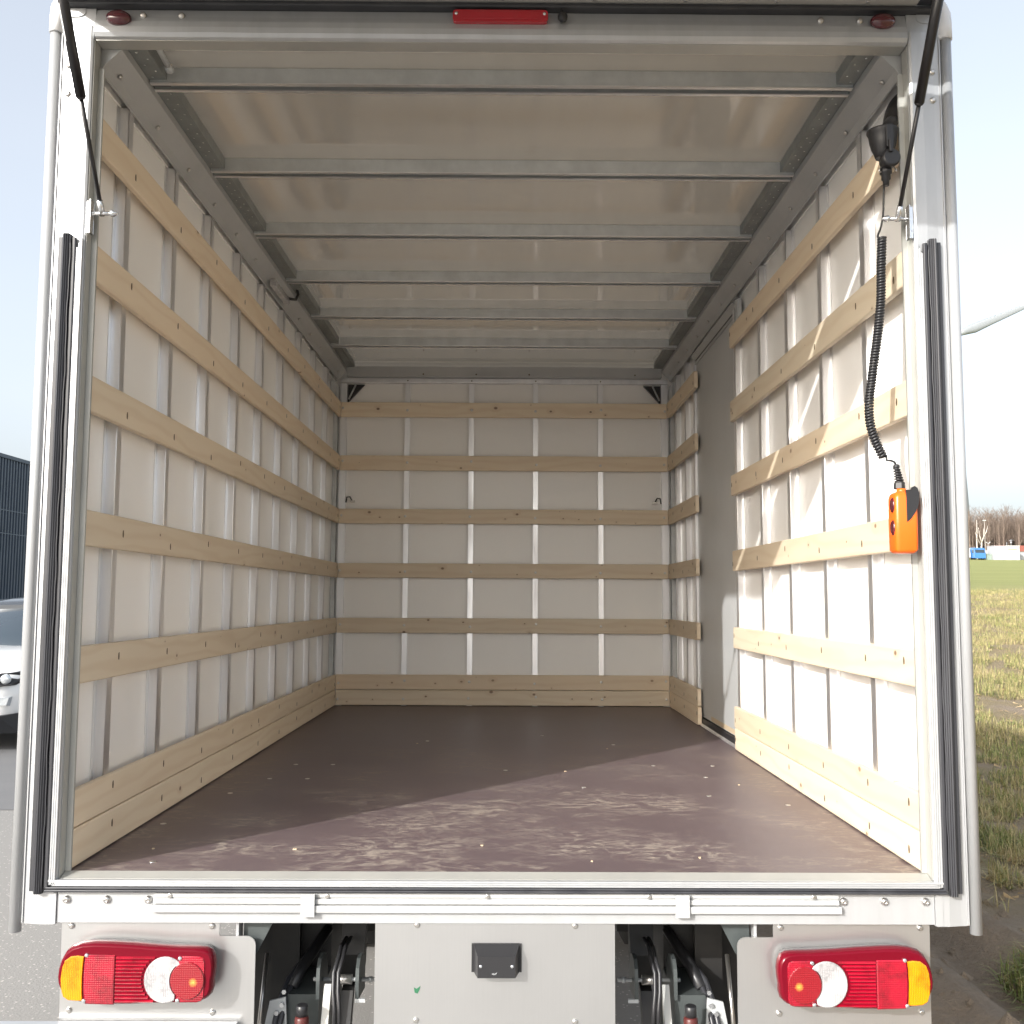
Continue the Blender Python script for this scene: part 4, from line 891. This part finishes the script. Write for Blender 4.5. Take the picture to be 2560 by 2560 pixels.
def lamp_post(x, y, h, twin, label):
    zb = fz(x, y)-.1; e = empty('lamp_post', (x, y, zb), label, 'lamp post', 'lamp posts in front of the wood')
    MB().tube([(x,y,zb),(x,y,zb+h)], [.07,.045], 8).build('pole', M['print'], e)
    if twin:
        for s_ in (-1, 1): MB().loft([[(x+s_*.05,y-.12,zb+h-.1),(x+s_*.05,y+.12,zb+h-.1),(x+s_*.05,y+.12,zb+h+.02),(x+s_*.05,y-.12,zb+h+.02)],[(x+s_*.5,y-.12,zb+h+.2),(x+s_*.5,y+.12,zb+h+.2),(x+s_*.5,y+.12,zb+h+.36),(x+s_*.5,y-.12,zb+h+.36)]], False).build('lamp_head', M['cabin'], e)
    else: MB().bbox(x-.35, x+.35, y-.15, y+.15, zb+h, zb+h+.2, .05, 'X').build('lamp_head', M['cabin'], e)
lamp_post(106.3, 217.5, 8.7, False, 'tall lamp post with one flat head in front of the bare wood')
lamp_post(107.0, 217.6, 3.7, True, 'short lamp post with two white heads above the crates')

# trees
def limb(mb, p, d, l, r, depth, rg, tw):
    pts = [p]; q = Vector(p); dd = Vector(d)
    for i in range(3):
        dd = norm(dd+Vector((rg.uniform(-.14,.14), rg.uniform(-.14,.14), rg.uniform(-.05,.12)))); q = q+dd*l/3; pts.append(q.copy())
    mb.tube(pts, [r, r*.85, r*.65, r*.4], 5 if depth > 1 else 3, False)
    if depth == 0: return
    for k in range(rg.randint(2,4) if depth > 1 else tw):
        i = rg.randint(1,3); a = rg.uniform(0, 6.28)
        nd = norm(dd*.9+Vector((math.cos(a), math.sin(a), .25))*rg.uniform(.45,.8))
        limb(mb, pts[i], nd, l*rg.uniform(.42,.62), r*.45, depth-1, rg, tw)
rg = random.Random(21)
for x, h, fork, lab in ((110.0, 9.3, False, 'slender straight white birch at the left end of the bare wood'), (110.75, 8.2, True, 'forked white birch with spreading limbs in front of the bare wood')):
    y = 229.0; zb = fz(x, y)-.2; e = empty('birch_tree', (x, y, zb), lab, 'tree', 'white birches before the wood')
    tr = MB()
    if fork:
        tr.tube([(x,y,zb),(x+.15,y,zb+2.),(x+.3,y,zb+4.0)], [.19,.17,.14], 7)
        tr.tube([(x+.3,y,zb+4.0),(x-.1,y,zb+5.6),(x-.35,y,zb+7.6)], [.12,.10,.04], 6); tr.tube([(x+.3,y,zb+4.0),(x+.8,y,zb+5.4),(x+.95,y,zb+7.5)], [.13,.10,.05], 6); tr.tube([(x+.8,y,zb+5.4),(x+1.5,y,zb+6.6),(x+1.9,y,zb+8.0)], [.09,.07,.03], 6); tr.tube([(x+.2,y,zb+3.4),(x-.7,y,zb+5.0),(x-1.1,y,zb+6.5)], [.08,.06,.03], 5)
    else: tr.tube([(x,y,zb),(x-.1,y,zb+3.5),(x+.05,y,zb+6.5),(x+.08,y,zb+h)], [.16,.13,.10,.04], 7)
    tr.build('trunk', M['birch'], e)
    cw = MB()
    for i in range(26):
        z = zb+rg.uniform(3.2, h); a = rg.uniform(0,6.28); limb(cw, (x+rg.uniform(-.3,.6)*(1 if fork else .2), y, z), norm((math.cos(a),math.sin(a),.7)), rg.uniform(.8,1.7), .03, 1, rg, 3)
    cw.build('crown', M['bark'], e)
# the wood: one brown mass of bare trees along the top of the field
protos = []
wood_mb = MB()
for i in range(640):
    y = rg.uniform(233, 262); x = rg.uniform(84, 205) if i > 440 else rg.uniform(106, 145)
    zb = fz(x, min(y,236))-.3; h = rg.uniform(9.0, 12.6)*(1+.0006*(x-110))
    lean = rg.uniform(-.4,.4)
    wood_mb.tube([(x,y,zb),(x+lean*.5,y,zb+h*.5),(x+lean,y,zb+h)], [rg.uniform(.13,.22),.11,.02], 4, False)
    nb_ = 22 if x < 145 else 8
    for k in range(nb_):
        t = rg.uniform(.28,.97); a = rg.uniform(0,6.28)
        limb(wood_mb, (x+lean*t, y, zb+h*t), norm((math.cos(a),math.sin(a)*.6,1.0)), h*.24*(1.15-t*.7), .035, 1, rg, 5)
for i in range(260):
    y = rg.uniform(238, 262); x = rg.uniform(-20, 108); zb = fz(x, min(y, 236))-.3; h = rg.uniform(9.0, 12.6)
    wood_mb.tube([(x,y,zb),(x+.2,y,zb+h*.5),(x+.3,y,zb+h)], [.17,.11,.02], 4, False)
    for k in range(12):
        t = rg.uniform(.28,.97); a = rg.uniform(0,6.28)
        limb(wood_mb, (x+.3*t, y, zb+h*t), norm((math.cos(a),math.sin(a)*.6,1.0)), h*.24*(1.15-t*.7), .035, 1, rg, 4)
wood_mb.build('bare_wood', M['bark'], kind='stuff')
un = MB()
for i in range(2600):
    y = rg.uniform(231, 250); x = rg.uniform(84, 150); zb = fz(x, min(y,236)); 
    a = rg.uniform(-.5,.5); h = rg.uniform(.8,3.4)
    un.add([(x-.05,y,zb-.2),(x+.05,y,zb-.2),(x+a+.02,y+rg.uniform(-.3,.3),zb+h),(x+a-.02,y,zb+h)], [(0,1,2,3)])
un.build('undergrowth', M['bark'], kind='stuff')

# wind turbine
tx, ty, tzb = 229.5, 497.5, 14.0
tu = empty('wind_turbine', (tx, ty, tzb), 'tall white wind turbine behind the right pillar', 'wind turbine')
HZ = 136.6
MB().lathe((tx,ty,tzb), (0,0,1), [(0,6.0),(12,5.3),(30,4.4),(60,3.0),(90,2.1),(118,1.5)], 28).build('tower', M['turbine'], tu)
MB().lathe((tx,ty-5.5,HZ), (0,1,0), [(0,.4),(.8,1.5),(2.,2.2),(4,2.6),(8,2.3),(11,1.2),(12,.3)], 20).build('nacelle', M['turbine'], tu)
for a in (22.5, 142.5, 262.5):
    dr_ = Vector((math.cos(R(a)), 0, math.sin(R(a)))); sd = Vector((-dr_.z, 0, dr_.x)); rings = []
    for l, ch, th_ in ((1.0,1.4,1.4),(4,1.8,1.4),(9,2.5,1.0),(18,2.0,.6),(32,1.4,.4),(46,.7,.15),(51,.15,.06)):
        c = Vector((tx, ty-3.6, HZ))+dr_*l-sd*(.28*ch)
        rings.append([c+sd*ch*math.cos(2*math.pi*k/10)+Vector((0,1,0))*th_*math.sin(2*math.pi*k/10) for k in range(10)])
    MB().loft(rings).build('rotor_blade', M['turbine'], tu)
